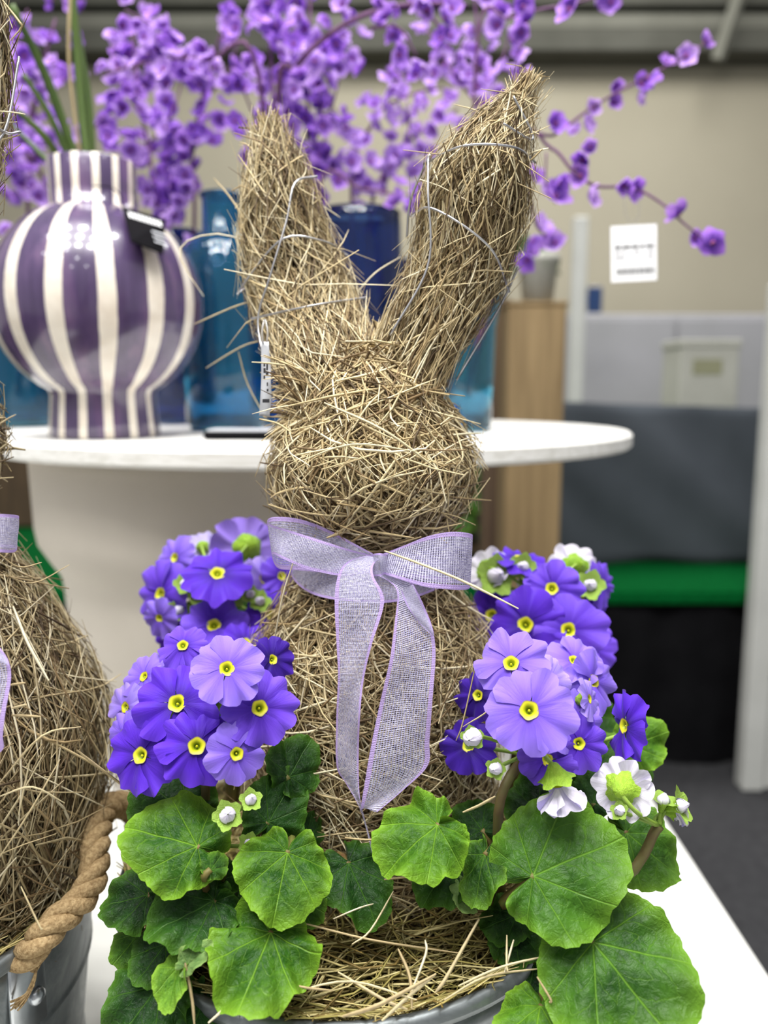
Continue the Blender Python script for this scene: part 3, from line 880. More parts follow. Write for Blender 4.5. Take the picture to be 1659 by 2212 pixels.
    for args in (
        (532, 1188, 168, .645, 1, .1, .3, None, True), (470, 1240, 160, .585, 0, 0, .75), (348, 1285, 160, .61, 1, -1.3, .2), (462, 1352, 152, .575, 1, -.1, .5),
        (378, 1205, 110, .635, 2, -1.2, .3), (588, 1330, 130, .60, 0, .3, .2), (385, 1372, 110, .60, 0, -.5, -.2), (568, 1250, 110, .62, 3, .8, .2),
        (608, 1245, 100, .625, 1, .5, .3), (530, 1390, 120, .56, 0, .1, .6), (440, 1185, 80, .65, 3, -.3, .4, None, True), (345, 1335, 90, .59, 2, -.7, -.4)):
        add_flower(r, hub, *args)
    for q in ((425, 1290, 30), (540, 1285, 32), (450, 1298, 28), (500, 1290, 40), (385, 1320, 40), (400, 1262, 36), (560, 1300, 36)):
        add_bud(r, hub, q[0], q[1], q[2], .60, random.uniform(-.5, .5), .4, 1.4)
    for args in ((500, 1300, 90, .625, 'm', 100, 0, .5), (560, 1345, 80, .62, 'd', 60, .3, .5), (410, 1340, 70, .62, 'd', 180, -.3, .4), (450, 1500, 150, .58, 'd', 200, -.2, .4), (560, 1600, 150, .57, 'd', 300, 0, .4)):
        add_leaf(r, b, *args)
    b = (.095, .60, .865)
    r = thing('primrose_plant', b, 'blurred purple and white primrose behind the rabbit, against the dark aisle', 'plant')
    hub = Vector((.118, .60, 1.045))
    part('flower_stalk', *tube_vf([Vector(b), Vector((.108, .602, .96)), hub], .0028, 8, 8), M_STALK, r)
    for args in (
        (1058, 1235, 110, .60, 4, -.3, .5, None, True), (1122, 1206, 120, .60, 0, .3, 2.2), (1240, 1228, 120, .61, 4, .3, .4, None, True), (1160, 1250, 90, .60, 4, 0, .6, None, True),
        (1300, 1262, 110, .60, 1, 1.6, .2), (1062, 1330, 140, .585, 0, -.3, .2), (1270, 1400, 130, .575, 1, .3, .1), (1192, 1272, 140, .57, 1, 0, .3), (1255, 1300, 120, .60, 1, .5, .3),
        (1135, 1350, 172, .55, 0, -.1, .2), (1228, 1362, 172, .545, 1, .1, .2)):
        add_flower(r, hub, *args)
    for q in ((1068, 1245, 60), (1130, 1225, 40), (1170, 1262, 50), (1275, 1265, 44)):
        add_bud(r, hub, q[0], q[1], q[2], .59, random.uniform(-.5, .5), .2, 1.5)
    for args in ((1230, 1450, 110, .56, 'm', 60, .3, .4), (1150, 1480, 130, .56, 'd', 100, 0, .4), (1260, 1570, 170, .55, 'd', 320, .3, .4), (1330, 1660, 150, .53, 'd', 340, .4, .3)):
        add_leaf(r, b, *args)
primroses()

# ------------------------------------------------------------------ straw
STRAW = np.array([lin(*c)[:3] for c in ((244, 232, 198), (230, 214, 172), (212, 194, 152), (192, 172, 130), (168, 146, 106), (128, 106, 74), (206, 186, 142), (92, 74, 50))])
HAY = np.array([lin(206, 190, 128)[:3], lin(186, 170, 104)[:3], lin(226, 212, 152)[:3], lin(160, 148, 84)[:3], lin(132, 112, 62)[:3], lin(150, 140, 76)[:3]])

def strands_vf(P, N, w, cols, flat=.4):
    """P (n,k,3) centre lines, N (n,k,3) surface normals, w (n,) widths -> V, F array, colours"""
    n, k, _ = P.shape
    T = np.gradient(P, axis=1); T /= np.linalg.norm(T, axis=2)[..., None] + 1e-12
    A = np.cross(T, N); A /= np.linalg.norm(A, axis=2)[..., None] + 1e-12
    B = np.cross(A, T)
    tap = np.interp(np.linspace(0, 1, k), [0, .2, .8, 1], [.6, 1, 1, .45])[None, :, None]
    W = w[:, None, None] * tap * .5
    V = np.stack([P + A * W, P + B * W * flat, P - A * W, P - B * W * flat], 2)      # n,k,4,3
    idx = np.arange(n * k * 4).reshape(n, k, 4)
    q = []
    for j in range(4):
        q.append(np.stack([idx[:, :-1, j], idx[:, :-1, (j + 1) % 4], idx[:, 1:, (j + 1) % 4], idx[:, 1:, j]], -1).reshape(-1, 4))
    F = np.concatenate(q)
    C = np.repeat(cols, k * 4, axis=0)
    return V.reshape(-1, 3), F, C

class Surf:
    """a tapered body round a bent axis: axis points, half width and half depth along it"""
    def __init__(s, axis, ts, ru, rw, U=(1, 0, 0), W=(0, -1, 0)):
        s.axis = np.array([list(a) for a in axis]); s.ta = np.linspace(0, 1, len(axis))
        s.ts, s.ru, s.rw = ts, ru, rw
        s.U, s.W = np.array(U, float), np.array(W, float)
        s.H = np.linalg.norm(np.diff(s.axis, axis=0), axis=1).sum()
    def C(s, t):
        c = np.stack([np.interp(t, s.ta, s.axis[:, i]) for i in range(3)], -1)
        hi, lo = s.axis[-1] - s.axis[-2], s.axis[0] - s.axis[1]
        hi, lo = hi / np.linalg.norm(hi), lo / np.linalg.norm(lo)
        return c + (np.maximum(t - 1, 0) * s.H)[..., None] * hi + (np.maximum(-t, 0) * s.H)[..., None] * lo
    def R(s, t): return np.interp(t, s.ts, s.ru), np.interp(t, s.ts, s.rw)
    def P(s, t, ph, h=0):
        a, b = s.R(t)
        return s.C(t) + ((a + h) * np.cos(ph))[..., None] * s.U + ((b + h) * np.sin(ph))[..., None] * s.W
    def Nn(s, t, ph):
        n = np.cos(ph)[..., None] * s.U + np.sin(ph)[..., None] * s.W
        return n
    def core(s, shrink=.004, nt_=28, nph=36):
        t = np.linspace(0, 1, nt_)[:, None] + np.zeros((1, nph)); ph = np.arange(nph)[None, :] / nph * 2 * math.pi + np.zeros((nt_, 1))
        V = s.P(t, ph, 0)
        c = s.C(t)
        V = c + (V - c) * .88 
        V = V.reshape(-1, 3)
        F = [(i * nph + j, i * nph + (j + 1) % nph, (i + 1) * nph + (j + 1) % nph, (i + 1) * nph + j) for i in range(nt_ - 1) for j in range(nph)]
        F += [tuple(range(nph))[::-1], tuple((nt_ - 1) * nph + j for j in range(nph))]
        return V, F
    def strands(s, n, Lr, wr, beta, h_out, lift, pal, k=5, front=.72, trange=(0, 1), ph_range=None, bright=1.0, over=.06):
        t0 = rng.uniform(*trange, n)
        ph0 = np.where(rng.random(n) < front, rng.uniform(-.25, math.pi + .25, n), rng.uniform(0, 2 * math.pi, n)) if ph_range is None else rng.uniform(*ph_range, n)
        L = rng.uniform(*Lr, n); w = rng.uniform(*wr, n) ** 1
        be = beta(n)
        sg = np.linspace(-.5, .5, k)[None, :]
        ru, rw = s.R(t0)
        reff = np.maximum((ru + rw) / 2, .022)
        bend = rng.normal(0, .25, n)[:, None] * sg
        t = np.clip(t0[:, None] + np.cos(be[:, None] + bend) * sg * L[:, None] / s.H, -over, 1 + over)
        ph = ph0[:, None] + np.sin(be[:, None] + bend) * sg * L[:, None] / reff[:, None]
        sag = (L / 2) ** 2 / (2 * reff) * np.abs(np.sin(be))
        ends = rng.uniform(0, 1, n) ** 2
        h = rng.uniform(-.006, h_out, n)[:, None] + (lift * sag * ends)[:, None] * (2 * sg) ** 2
        skew = rng.normal(0, .004, n)[:, None] * (2 * sg)
        P = s.P(t, ph, h + skew)
        c = pal[rng.choice(len(pal), n)] * rng.uniform(.75, 1.12, n)[:, None] * bright
        return P, s.Nn(t, ph), w, c

def mixed(spread, mean=0.0):
    return lambda n: mean + rng.normal(0, spread, n) + (rng.random(n) < .5) * math.pi
def anyway(n): return rng.uniform(0, 2 * math.pi, n)

def straw_part(name, root, surf, batches):
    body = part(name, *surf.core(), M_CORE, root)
    Vs, Fs, Cs, n = [], [], [], 0
    for b_ in batches:
        V, F, C = strands_vf(*b_)
        Vs.append(V); Fs.append(F + n); Cs.append(C); n += len(V)
    st = part('hay_strands', np.vstack(Vs), np.vstack(Fs), M_STRAW, body, col=np.vstack(Cs))
    st['kind'] = 'stuff'
    return body

def loose_straws(root, lists, name='stray_straw', w=.0016):
    """single long straws that stand clear of the figure"""
    for pts, ww in lists:
        P = smooth_path([at(*q) for q in pts], 9)[None]
        N = np.zeros_like(P) + np.array([0, -1, .2])
        V, F, C = strands_vf(P, N, np.array([ww * .62]), STRAW[rng.integers(0, 4, 1)] * .92)
        part(name, V, F, M_STRAW, root, col=C)

def wires(parent, surf, curves, r=.0008):
    vfs = []
    for c in curves:
        t = np.array([q[0] for q in c]); ph = np.radians([q[1] for q in c])
        vfs.append(tube_vf(list(surf.P(t, ph, .0095)), r, 5, 26))
    part('wire', *merge(vfs), M_WIRE, parent)

def bunny_main():
    X0, Y0 = -.0085, .54
    r = thing('straw_rabbit', (X0, Y0, .86), 'hay rabbit standing upright among the primroses in the zinc bucket', 'rabbit figure')
    zs = [.85, .90, .95, 1.0, 1.03, 1.05, 1.07, 1.09, 1.105]
    body = Surf([(X0, Y0, .85), (X0, Y0, 1.105)], [(z - .85) / .255 for z in zs], [.072, .080, .082, .080, .074, .063, .050, .036, .026], [.072, .080, .082, .080, .074, .063, .050, .036, .026])
    straw_part('body', r, body, [
        body.strands(2300, (.03, .08), (.0010, .0021), anyway, .0, .4, STRAW),
        body.strands(2900, (.03, .085), (.0006, .0016), anyway, .010, .9, STRAW),
        body.strands(260, (.03, .07), (.0007, .0012), anyway, .010, 1.6, STRAW)])
    hx = X0 + .001
    tt = np.linspace(0, 1, 17)
    ang = math.pi * (1 - tt)
    prof = .0605 * np.sqrt(np.clip(1 - (2 * tt - .95) ** 2 / 1.1, .02, 1))
    prof = prof * (1 - .40 * np.clip((tt - .42) / .58, 0, 1) ** 1.1)
    prof[tt > .9] = np.maximum(prof[tt > .9], .022)
    head = Surf([(hx, Y0 - .004, 1.094), (hx, Y0 - .004, 1.222)], tt, prof, prof * .98)
    straw_part('head', r, head, [
        head.strands(1700, (.03, .065), (.0010, .0020), anyway, .0, .4, STRAW),
        head.strands(1200, (.025, .075), (.0006, .0018), anyway, .010, .9, STRAW * 1.08),
        head.strands(1200, (.025, .075), (.0006, .0018), mixed(.7), .010, .9, STRAW * 1.08),
        head.strands(700, (.025, .065), (.0006, .0017), mixed(1.0), .014, 1.0, STRAW * 1.08, trange=(.52, .86), front=1.0),
        head.strands(260, (.03, .06), (.0007, .0014), anyway, .011, 1.7, STRAW)])
    def ear(pts, widths, rw, nn):
        axis = [at(*q) for q in pts]
        d = (axis[-1] - axis[0]).normalized(); W = Vector((0, -1, 0)); W = (W - d * W.dot(d)).normalized(); U = W.cross(d)
        if U.x < 0: U = -U
        ts = np.linspace(0, 1, len(widths))
        ru = np.array([px2m(w_, axis[len(axis) // 2]) / 2 for w_ in widths])
        s_ = Surf(axis, ts, ru * .95, np.minimum(ru, rw) * .95 * np.clip(.35 + ts * 3.2, 0, 1), U, W)
        e = straw_part('ear', r, s_, [
            s_.strands(nn, (.03, .085), (.0008, .0017), mixed(.24), .0, .4, STRAW),
            s_.strands(int(nn * 1.1), (.03, .09), (.0005, .0013), mixed(.30), .006, .7, STRAW),
            s_.strands(90, (.03, .08), (.0006, .0011), mixed(.8), .008, 1.4, STRAW)])
        return e, s_
    e, s_ = ear([(745, 885, .510), (706, 795, .532), (672, 700, .570), (641, 610, .586), (610, 500, .592), (600, 400, .597), (584, 312, .60)],
                [150, 166, 188, 210, 218, 200, 172, 148, 120, 66], .024, 1500)
    wires(e, s_, [[(.78, 20), (.72, 60), (.6, 80), (.45, 110), (.34, 140), (.2, 170)], [(.55, -10), (.53, 50), (.55, 90), (.5, 160), (.56, 200)], [(.35, 10), (.3, 80), (.37, 150)]])
    e2, s2 = ear([(850, 885, .508), (898, 755, .526), (957, 645, .535), (990, 580, .534), (1014, 480, .532), (1040, 400, .530), (1060, 325, .530), (1102, 250, .530), (1126, 206, .530)],
                 [145, 156, 170, 184, 198, 218, 218, 172, 114, 62, 24], .024, 1600)
    wires(e2, s2, [[(.62, 185), (.66, 120), (.72, 70), (.76, 10)], [(.46, 190), (.46, 130), (.42, 70), (.36, 10)], [(.64, 175), (.5, 140), (.3, 120), (.12, 125)], [(.9, 100), (.8, 40), (.78, 90)], [(.45, -8), (.3, 0), (.1, 5)], [(.66, 182), (.5, 184), (.4, 186)]])
    # hay tuft between the ears and rough fringe
    tuft = Surf([at(792, 865, .512), at(796, 800, .526), at(806, 735, .545)], [0, .4, .75, 1], np.array([.034, .035, .026, .010]), np.array([.026, .026, .018, .008]))
    V, F, C = strands_vf(*tuft.strands(380, (.025, .07), (.0006, .0020), mixed(.75), .008, 1.0, STRAW * 1.05, front=.95, over=.35))
    o = part('hay_tuft', V, F, M_STRAW, r, col=C); o['kind'] = 'stuff'
    n = 150
    base = np.array([at(rng.uniform(640, 675), rng.uniform(790, 910), rng.uniform(.50, .545)) for _ in range(n)])
    dr = np.stack([-rng.uniform(.2, 1, n), -rng.uniform(-.3, .3, n), rng.uniform(-.4, .8, n)], 1); dr /= np.linalg.norm(dr, axis=1)[:, None]
    L = rng.uniform(.012, .03, n)
    s = np.linspace(-.5, 1, 5)
    P = base[:, None, :] + dr[:, None, :] * (L[:, None] * s[None, :])[..., None]; P[:, :, 2] -= (s ** 2)[None, :] * .003
    V, F, C = strands_vf(P, np.zeros_like(P) + np.array([.1, -1, .1]), rng.uniform(.0006, .0013, n), STRAW[rng.integers(0, 8, n)])
    o = part('hay_fringe', V, F, M_STRAW, r, col=C); o['kind'] = 'stuff'
    loose_straws(r, [
        ([(830, 1190, .462), (900, 1215, .440), (1000, 1255, .425), (1120, 1315, .415)], .0022),
        ([(545, 650, .60), (500, 665, .62), (420, 700, .65)], .002), ([(565, 735, .60), (520, 750, .63), (445, 795, .66)], .002), ([(515, 760, .62), (535, 830, .62), (575, 905, .61)], .0018),
        ([(530, 520, .60), (470, 505, .63), (405, 520, .65), (390, 560, .65), (440, 640, .65)], .0018), ([(530, 480, .61), (500, 430, .64), (462, 385, .66)], .002),
        ([(640, 360, .60), (680, 400, .60), (682, 450, .60)], .0022), ([(765, 640, .59), (810, 590, .6), (865, 555, .6)], .0016), ([(690, 440, .60), (735, 470, .63)], .002),
        ([(570, 330, .60), (562, 270, .60), (556, 230, .61)], .0015), ([(580, 330, .60), (590, 280, .60), (585, 225, .61)], .0015), ([(560, 905, .50), (600, 915, .50), (630, 935, .49)], .002),
        ([(1080, 300, .53), (1040, 245, .535), (980, 225, .54)], .0013), ([(1110, 350, .53), (1150, 330, .52), (1185, 320, .515)], .002), ([(1095, 260, .53), (1130, 275, .52), (1165, 290, .51)], .0015),
        ([(1100, 360, .525), (1140, 350, .515), (1172, 322, .51)], .002), ([(860, 820, .50), (800, 870, .475), (760, 930, .47)], .002), ([(700, 870, .48), (830, 930, .462), (940, 1010, .47)], .0024), 
        ([(640, 1000, .48), (760, 960, .462), (900, 975, .462)], .0018), ([(985, 930, .50), (1000, 985, .49), (985, 1010, .49)], .0018), ([(965, 1120, .49), (972, 1175, .485), (940, 1150, .485)], .0012),
        ([(1000, 1010, .52), (1010, 1060, .51), (990, 1090, .51)], .0014), ([(580, 1090, .50), (640, 1110, .49), (700, 1135, .48)], .002), ([(635, 1210, .46), (610, 1290, .46), (590, 1400, .47)], .0016),
        ([(600, 1390, .465), (610, 1450, .458), (640, 1500, .455)], .002), ([(1030, 1425, .445), (1000, 1560, .44), (985, 1600, .44)], .0014), ([(1110, 1460, .43), (1060, 1530, .43), (1000, 1570, .435)], .0014)])
bunny_main()

def bunny_second():
    X0, Y0 = -.287, .50
    r = thing('straw_rabbit', (X0, Y0, .86), 'second hay rabbit, cut off by the picture edge, in the rope-handled bucket', 'rabbit figure')
    zs = [.85, .895, .94, .975, 1.005, 1.037, 1.068, 1.093, 1.13]
    rr = [.066, .084, .092, .095, .091, .075, .060, .042, .026]
    body = Surf([(X0, Y0, .85), (X0, Y0, 1.13)], [(z - .85) / .28 for z in zs], rr, rr)
    down = mixed(.5)
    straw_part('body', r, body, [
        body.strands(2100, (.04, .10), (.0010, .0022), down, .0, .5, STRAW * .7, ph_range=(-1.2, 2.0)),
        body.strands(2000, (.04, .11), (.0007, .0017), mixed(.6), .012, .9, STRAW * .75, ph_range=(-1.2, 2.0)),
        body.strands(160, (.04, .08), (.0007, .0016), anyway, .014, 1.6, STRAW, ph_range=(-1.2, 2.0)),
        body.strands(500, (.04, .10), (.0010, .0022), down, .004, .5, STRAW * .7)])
    tt = np.linspace(0, 1, 17)
    prof = .052 * np.sqrt(np.clip(1 - (2 * tt - 1) ** 2, .08, 1))
    head = Surf([(X0 - .008, Y0, 1.115), (X0 - .008, Y0, 1.235)], tt, prof, prof)
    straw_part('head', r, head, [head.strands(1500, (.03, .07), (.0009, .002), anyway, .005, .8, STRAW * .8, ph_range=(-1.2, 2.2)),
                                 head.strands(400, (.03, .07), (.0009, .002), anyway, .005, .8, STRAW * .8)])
    for pts, fr in (([(-190, 790, .49), (-150, 560, .485), (-112, 400, .48), (-76, 250, .475), (-48, 80, .475), (-25, -120, .475)], 1), ([(-240, 790, .51), (-300, 560, .52), (-360, 400, .53), (-400, 250, .53), (-420, 80, .53), (-420, -120, .53)], 0)):
        axis = [at(q[0] - 30, q[1], q[2]) for q in pts]
        d = (axis[-1] - axis[0]).normalized(); W = Vector((0, -1, 0)); W = (W - d * W.dot(d)).normalized(); U = W.cross(d)
        if U.x < 0: U = -U
        widths = [150, 170, 195, 215, 232, 226, 200, 170, 120, 50]
        ru = np.array([px2m(w_, axis[3]) / 2 for w_ in widths]) * .95
        s_ = Surf(axis, np.linspace(0, 1, 10), ru, np.minimum(ru, .024), U, W)
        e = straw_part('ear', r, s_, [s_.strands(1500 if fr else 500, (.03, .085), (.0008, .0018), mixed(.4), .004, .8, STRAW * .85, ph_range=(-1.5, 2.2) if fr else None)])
        if fr: wires(e, s_, [[(.62, -20), (.6, 20), (.66, 70), (.6, 120)], [(.8, -10), (.6, 15), (.5, 40), (.3, 60)]])
    loose_straws(r, [
        ([(28, 1310, .42), (60, 1390, .41), (105, 1470, .405)], .0028), ([(20, 1480, .40), (55, 1475, .40)], .0022), ([(25, 1530, .40), (58, 1522, .40)], .0022), ([(25, 1545, .40), (88, 1548, .40)], .0022),
        ([(165, 1620, .42), (230, 1670, .43), (290, 1715, .44)], .0026), ([(0, 1690, .40), (90, 1590, .40), (175, 1570, .42)], .0018), ([(40, 1760, .40), (65, 1640, .40)], .0016),
        ([(130, 1640, .41), (60, 1760, .40), (0, 1850, .40)], .0016), ([(0, 1720, .39), (70, 1700, .39), (140, 1735, .40)], .0016), ([(45, 1915, .385), (85, 2000, .38), (92, 2005, .38)], .0018),
        ([(90, 1215, .46), (40, 1225, .44), (-10, 1190, .43)], .0016), ([(150, 1220, .50), (70, 1260, .46), (0, 1235, .44)], .0014), ([(5, 0, .46), (40, 45, .452), (46, 60, .452), (20, 90, .455)], .0018), ([(0, 240, .452), (30, 243, .452), (55, 247, .455)], .0013)])
bunny_second()

# ------------------------------------------------------------------ ribbons
def strip_vf(rows, n_along=60, n_across=10, curl=0.0):
    """rows [(left point, right point)] -> a strip with U across and V along measured in widths"""
    Lp = smooth_path([q[0] for q in rows], n_along); Rp = smooth_path([q[1] for q in rows], n_along)
    wd = np.median(np.linalg.norm(Lp - Rp, axis=1))
    mid = (Lp + Rp) / 2
    s = np.concatenate([[0], np.cumsum(np.linalg.norm(np.diff(mid, axis=0), axis=1))]) / wd
    u = np.linspace(0, 1, n_across)
    V = Lp[:, None, :] * (1 - u)[None, :, None] + Rp[:, None, :] * u[None, :, None]
    V[:, :, 1] += curl * (4 * (u - .5) ** 2)[None, :] + .0012 * np.sin(s * 2.3)[:, None] * np.sin(u * 5)[None, :]
    UV = np.stack(np.broadcast_arrays(u[None, :], s[:, None]), -1)
    k = n_across
    F = np.array([(i * k + j, i * k + j + 1, (i + 1) * k + j + 1, (i + 1) * k + j) for i in range(n_along - 1) for j in range(k - 1)])
    return V.reshape(-1, 3), F, UV.reshape(-1, 2)

def bow(root, f, tails=True, tail_f=None):
    """f maps (px,py,Y) of the front rabbit's bow to world"""
    tf = tail_f or f
    def strip(name, rows, fn, **kw):
        V, F, UV = strip_vf([(fn(*a), fn(*b)) for a, b in rows], **kw)
        return part(name, V, F, M_RIBBON, root, uv=UV)
    strip('loop', [((806, 1200, .466), (808, 1236, .464)), ((756, 1187, .460), (738, 1243, .455)), ((690, 1166, .455), (665, 1230, .450)), ((630, 1147, .455), (615, 1208, .452)), ((590, 1135, .462), (592, 1196, .462)),
                   ((577, 1126, .472), (588, 1206, .472)), ((590, 1117, .482), (602, 1229, .480)), ((640, 1120, .486), (650, 1232, .484)), ((700, 1140, .484), (712, 1236, .482)), ((806, 1196, .476), (808, 1236, .474))], f, n_along=90)
    strip('loop', [((822, 1200, .466), (822, 1238, .464)), ((874, 1178, .460), (850, 1246, .456)), ((925, 1158, .456), (915, 1266, .450)), ((972, 1149, .455), (968, 1273, .450)), ((1010, 1151, .460), (1004, 1275, .458)),
                   ((1021, 1157, .470), (1016, 1270, .470)), ((1012, 1152, .482), (1010, 1262, .482)), ((960, 1152, .486), (960, 1256, .486)), ((890, 1172, .482), (890, 1246, .482)), ((822, 1198, .476), (822, 1238, .474))], f, n_along=90)
    strip('tail', [((792, 1200, .462), (818, 1206, .462)), ((753, 1212, .456), (806, 1222, .458)), ((731, 1240, .450), (808, 1246, .452)), ((723, 1296, .446), (830, 1300, .444)), ((727, 1394, .441), (804, 1388, .440)), ((730, 1460, .440), (787, 1462, .436)),
                   ((726, 1559, .440), (779, 1530, .434)), ((727, 1655, .440), (775, 1622, .434)), ((747, 1692, .438), (776, 1700, .432)), ((779, 1752, .432), (783, 1748, .428)), ((806, 1853, .424), (811, 1857, .423))], tf, n_along=100)
    strip('tail', [((812, 1242, .464), (830, 1236, .464)), ((840, 1256, .458), (862, 1244, .458)), ((858, 1280, .452), (893, 1263, .455)), ((853, 1341, .446), (920, 1318, .450)), ((847, 1390, .443), (935, 1360, .446)), ((841, 1430, .441), (941, 1415, .443)),
                   ((819, 1526, .438), (934, 1510, .440)), ((799, 1625, .434), (928, 1600, .438)), ((788, 1690, .432), (924, 1655, .437)), ((779, 1745, .430), (870, 1706, .434)), ((780, 1748, .430), (815, 1752, .430))], tf, n_along=100)
    # the turned-over lap of the second tail
    strip('lap', [((866, 1276, .449), (893, 1262, .449)), ((880, 1310, .447), (916, 1312, .447)), ((905, 1345, .445), (934, 1356, .444)), ((932, 1372, .443), (938, 1374, .443))], tf, n_along=24, n_across=5)
    # knot
    strip('knot', [((800, 1204, .474), (804, 1240, .472)), ((806, 1197, .462), (808, 1244, .460)), ((820, 1195, .454), (822, 1245, .452)), ((834, 1198, .460), (832, 1240, .459)), ((838, 1202, .474), (836, 1238, .472))], f, n_along=24)

def ribbons():
    p0 = at(815, 1225, .47)
    r = thing('ribbon_bow', p0, 'pale purple gauze bow tied under the chin of the standing rabbit', 'ribbon')
    bow(r, at)
    # band round the neck
    n = 48
    th = np.linspace(0, 2 * math.pi, n)
    rows_ = [((-.0085 + .050 * math.cos(a), .54 + (.058 if math.sin(a) < 0 else .048) * math.sin(a), 1.098 + .006 * math.sin(a)), (-.0085 + .054 * math.cos(a), .54 + (.066 if math.sin(a) < 0 else .052) * math.sin(a), 1.080 + .006 * math.sin(a))) for a in th]
    V, F, UV = strip_vf([(Vector(a), Vector(b)) for a, b in rows_], n_along=90, n_across=6)
    part('neck_band', V, F, M_RIBBON, r, uv=UV)
    r = thing('ribbon_bow', at(-130, 1180, .42), 'pale purple gauze bow of the cut-off rabbit, one loop end showing', 'ribbon')
    k = 1.06
    bow(r, lambda x, y, Y: at(40 + (x - 1020) * k, 1152 + (y - 1212) * k * .62, Y - .045), tail_f=lambda x, y, Y: at(22 + (x - 941) * k, 1500 + (y - 1500) * k * .62 + 20, Y - .052))
ribbons()

# ------------------------------------------------------------------ buckets, hay, soil
def bucket(c, label, handle=False):
    t = thing('zinc_bucket', (c[0], c[1], TABLE_Z), label, 'bucket')
    R, z0, z1 = BUCKET_R, TABLE_Z, RIM_Z
    prof = [(0, z0 + .004), (R * .80, z0 + .004), (R * .81, z0), (R * .825, z0), (R * .83, z0 + .008)]
    prof += [(R * (.83 + .14 * s), z0 + .008 + (z1 - z0 - .018) * s) for s in np.linspace(.05, 1, 14)]
    prof += [(R * .955, z1 - .012), (R * .82, z0 + .02), (0, z0 + .012)]
    part('bucket_wall', *lathe_vf(prof, c, 96), M_ZINC, t)
    rl = [(R * .965 + .0045 * math.cos(a), z1 - .006 + .0055 * math.sin(a)) for a in np.linspace(0, 2 * math.pi, 13)]
    part('rim', *lathe_vf(rl, c, 96), M_ZINC, t)
    for zz in (z0 + .05, z0 + .13):
        rr = R * (.83 + .14 * (zz - z0) / (z1 - z0))
        part('ring_bead', *lathe_vf([(rr - .001, zz - .004), (rr + .002, zz), (rr - .001, zz + .004)], c, 96), M_ZINC, t)
    if handle:
        for sgn in (1,):
            a0 = math.radians(-23)
            d = Vector((math.cos(a0), math.sin(a0), 0)); tang = Vector((-d.y, d.x, 0))
            q = Vector((c[0], c[1], 0)) + d * (R * .955)
            V, F = box_vf((0, 0, 0), (.004, .026, .052), bevel=.0012)
            V = np.array([q + d * (v[0] + .001) + tang * v[1] + Vector((0, 0, 1)) * (v[2] + RIM_Z - .034) for v in V])
            br = part('handle_bracket', V, F, M_STEEL, t)
            V, F = lathe_vf([(0, 0.0), (.0055, 0.0), (.005, .002), (.0028, .0036), (0, .004)], (0, 0), 16)
            V = np.array([q + d * (v[2] + .003) + tang * (v[0] + .005) + Vector((0, 0, 1)) * (v[1] + RIM_Z - .040) for v in V])
            part('rivet', V, F, M_STEEL, br)
            path = [at(50, 2078, .430), at(85, 2032, .428), at(130, 1985, .437), at(174, 1945, .45), at(202, 1890, .465), at(207, 1815, .485), at(222, 1755, .51), at(256, 1738, .53), at(290, 1756, .55), at(300, 1800, .56)]
            C = smooth_path(path, 90)
            T, A, B = frames(C)
            s = np.concatenate([[0], np.cumsum(np.linalg.norm(np.diff(C, axis=0), axis=1))])
            rope = None
            for j in range(3):
                w = s / .038 * 2 * math.pi + j * 2 * math.pi / 3
                Q = C + .0046 * (np.cos(w)[:, None] * A + np.sin(w)[:, None] * B)
                V, F = tube_vf(list(Q), .0052, 8, smooth=False)
                if rope is None: rope = part('rope_handle', V, F, M_ROPE, t)
                else: part('rope_strand', V, F, M_ROPE, rope)
            # frayed end below the bracket
            fr = []
            for j in range(14):
                e0 = at(70 + random.uniform(-4, 4), 2130 + random.uniform(-6, 6), .424); e1 = at(30 + random.uniform(-12, 12), 2172 + random.uniform(-8, 14), .420)
                fr.append(tube_vf([at(80, 2090, .424), e0, (e0 + e1) / 2 + Vector((0, 0, -.002)), e1], .0005, 4, 7))
            part('frayed_end', *merge(fr), M_ROPE, rope)
    return t

def hay_bed(c, n, label, rmin=0.0, arc=None, bunny_r=.07):
    a = rng.uniform(*(arc or (0, 2 * math.pi)), n)
    rr = np.sqrt(rng.uniform(rmin ** 2, (BUCKET_R * .97) ** 2, n))
    z = RIM_Z - .016 + rng.uniform(0, .024, n) * (1 - (rr / BUCKET_R) ** 3 * .55)
    p0 = np.stack([c[0] + rr * np.cos(a), c[1] + rr * np.sin(a), z], 1)
    dirn = rng.uniform(0, 2 * math.pi, n)
    # strands near the rim follow it, so few poke through the wall
    dirn = np.where(rng.random(n) < .55, a + math.pi / 2 + rng.normal(0, .4, n), dirn)
    L = rng.uniform(.03, .10, n)
    pitch = rng.normal(0, .14, n)
    k = 6
    s = np.linspace(-.5, .5, k)[None, :]
    bend = rng.normal(0, .9, n)[:, None] * s
    D = np.stack([np.cos(dirn[:, None] + bend) , np.sin(dirn[:, None] + bend), np.sin(pitch)[:, None] + 0 * s], -1)
    P = p0[:, None, :] + D * (s * L[:, None])[..., None]
    # keep the hay inside the rim unless it lies above it
    dx, dy = P[..., 0] - c[0], P[..., 1] - c[1]
    q = np.sqrt(dx ** 2 + dy ** 2)
    over = np.maximum(q - BUCKET_R * .93, 0)
    sc_ = np.where(over > 0, (BUCKET_R * .93 + over * .3) / np.maximum(q, 1e-6), 1)
    P[..., 0] = c[0] + dx * sc_; P[..., 1] = c[1] + dy * sc_
    P[..., 2] = np.where(over > 0, np.maximum(P[..., 2], RIM_Z + .001 + over * .1), P[..., 2])
    N = np.zeros_like(P) + np.array([0, -.2, 1.0])
    cols = HAY[rng.choice(len(HAY), n)] * rng.uniform(.7, 1.1, n)[:, None]
    V, F, C = strands_vf(P, N, rng.uniform(.0006, .0018, n), cols)
    o = part('hay', V, F, M_STRAW, col=C)
    return tag(o, label, 'hay', kind='stuff')

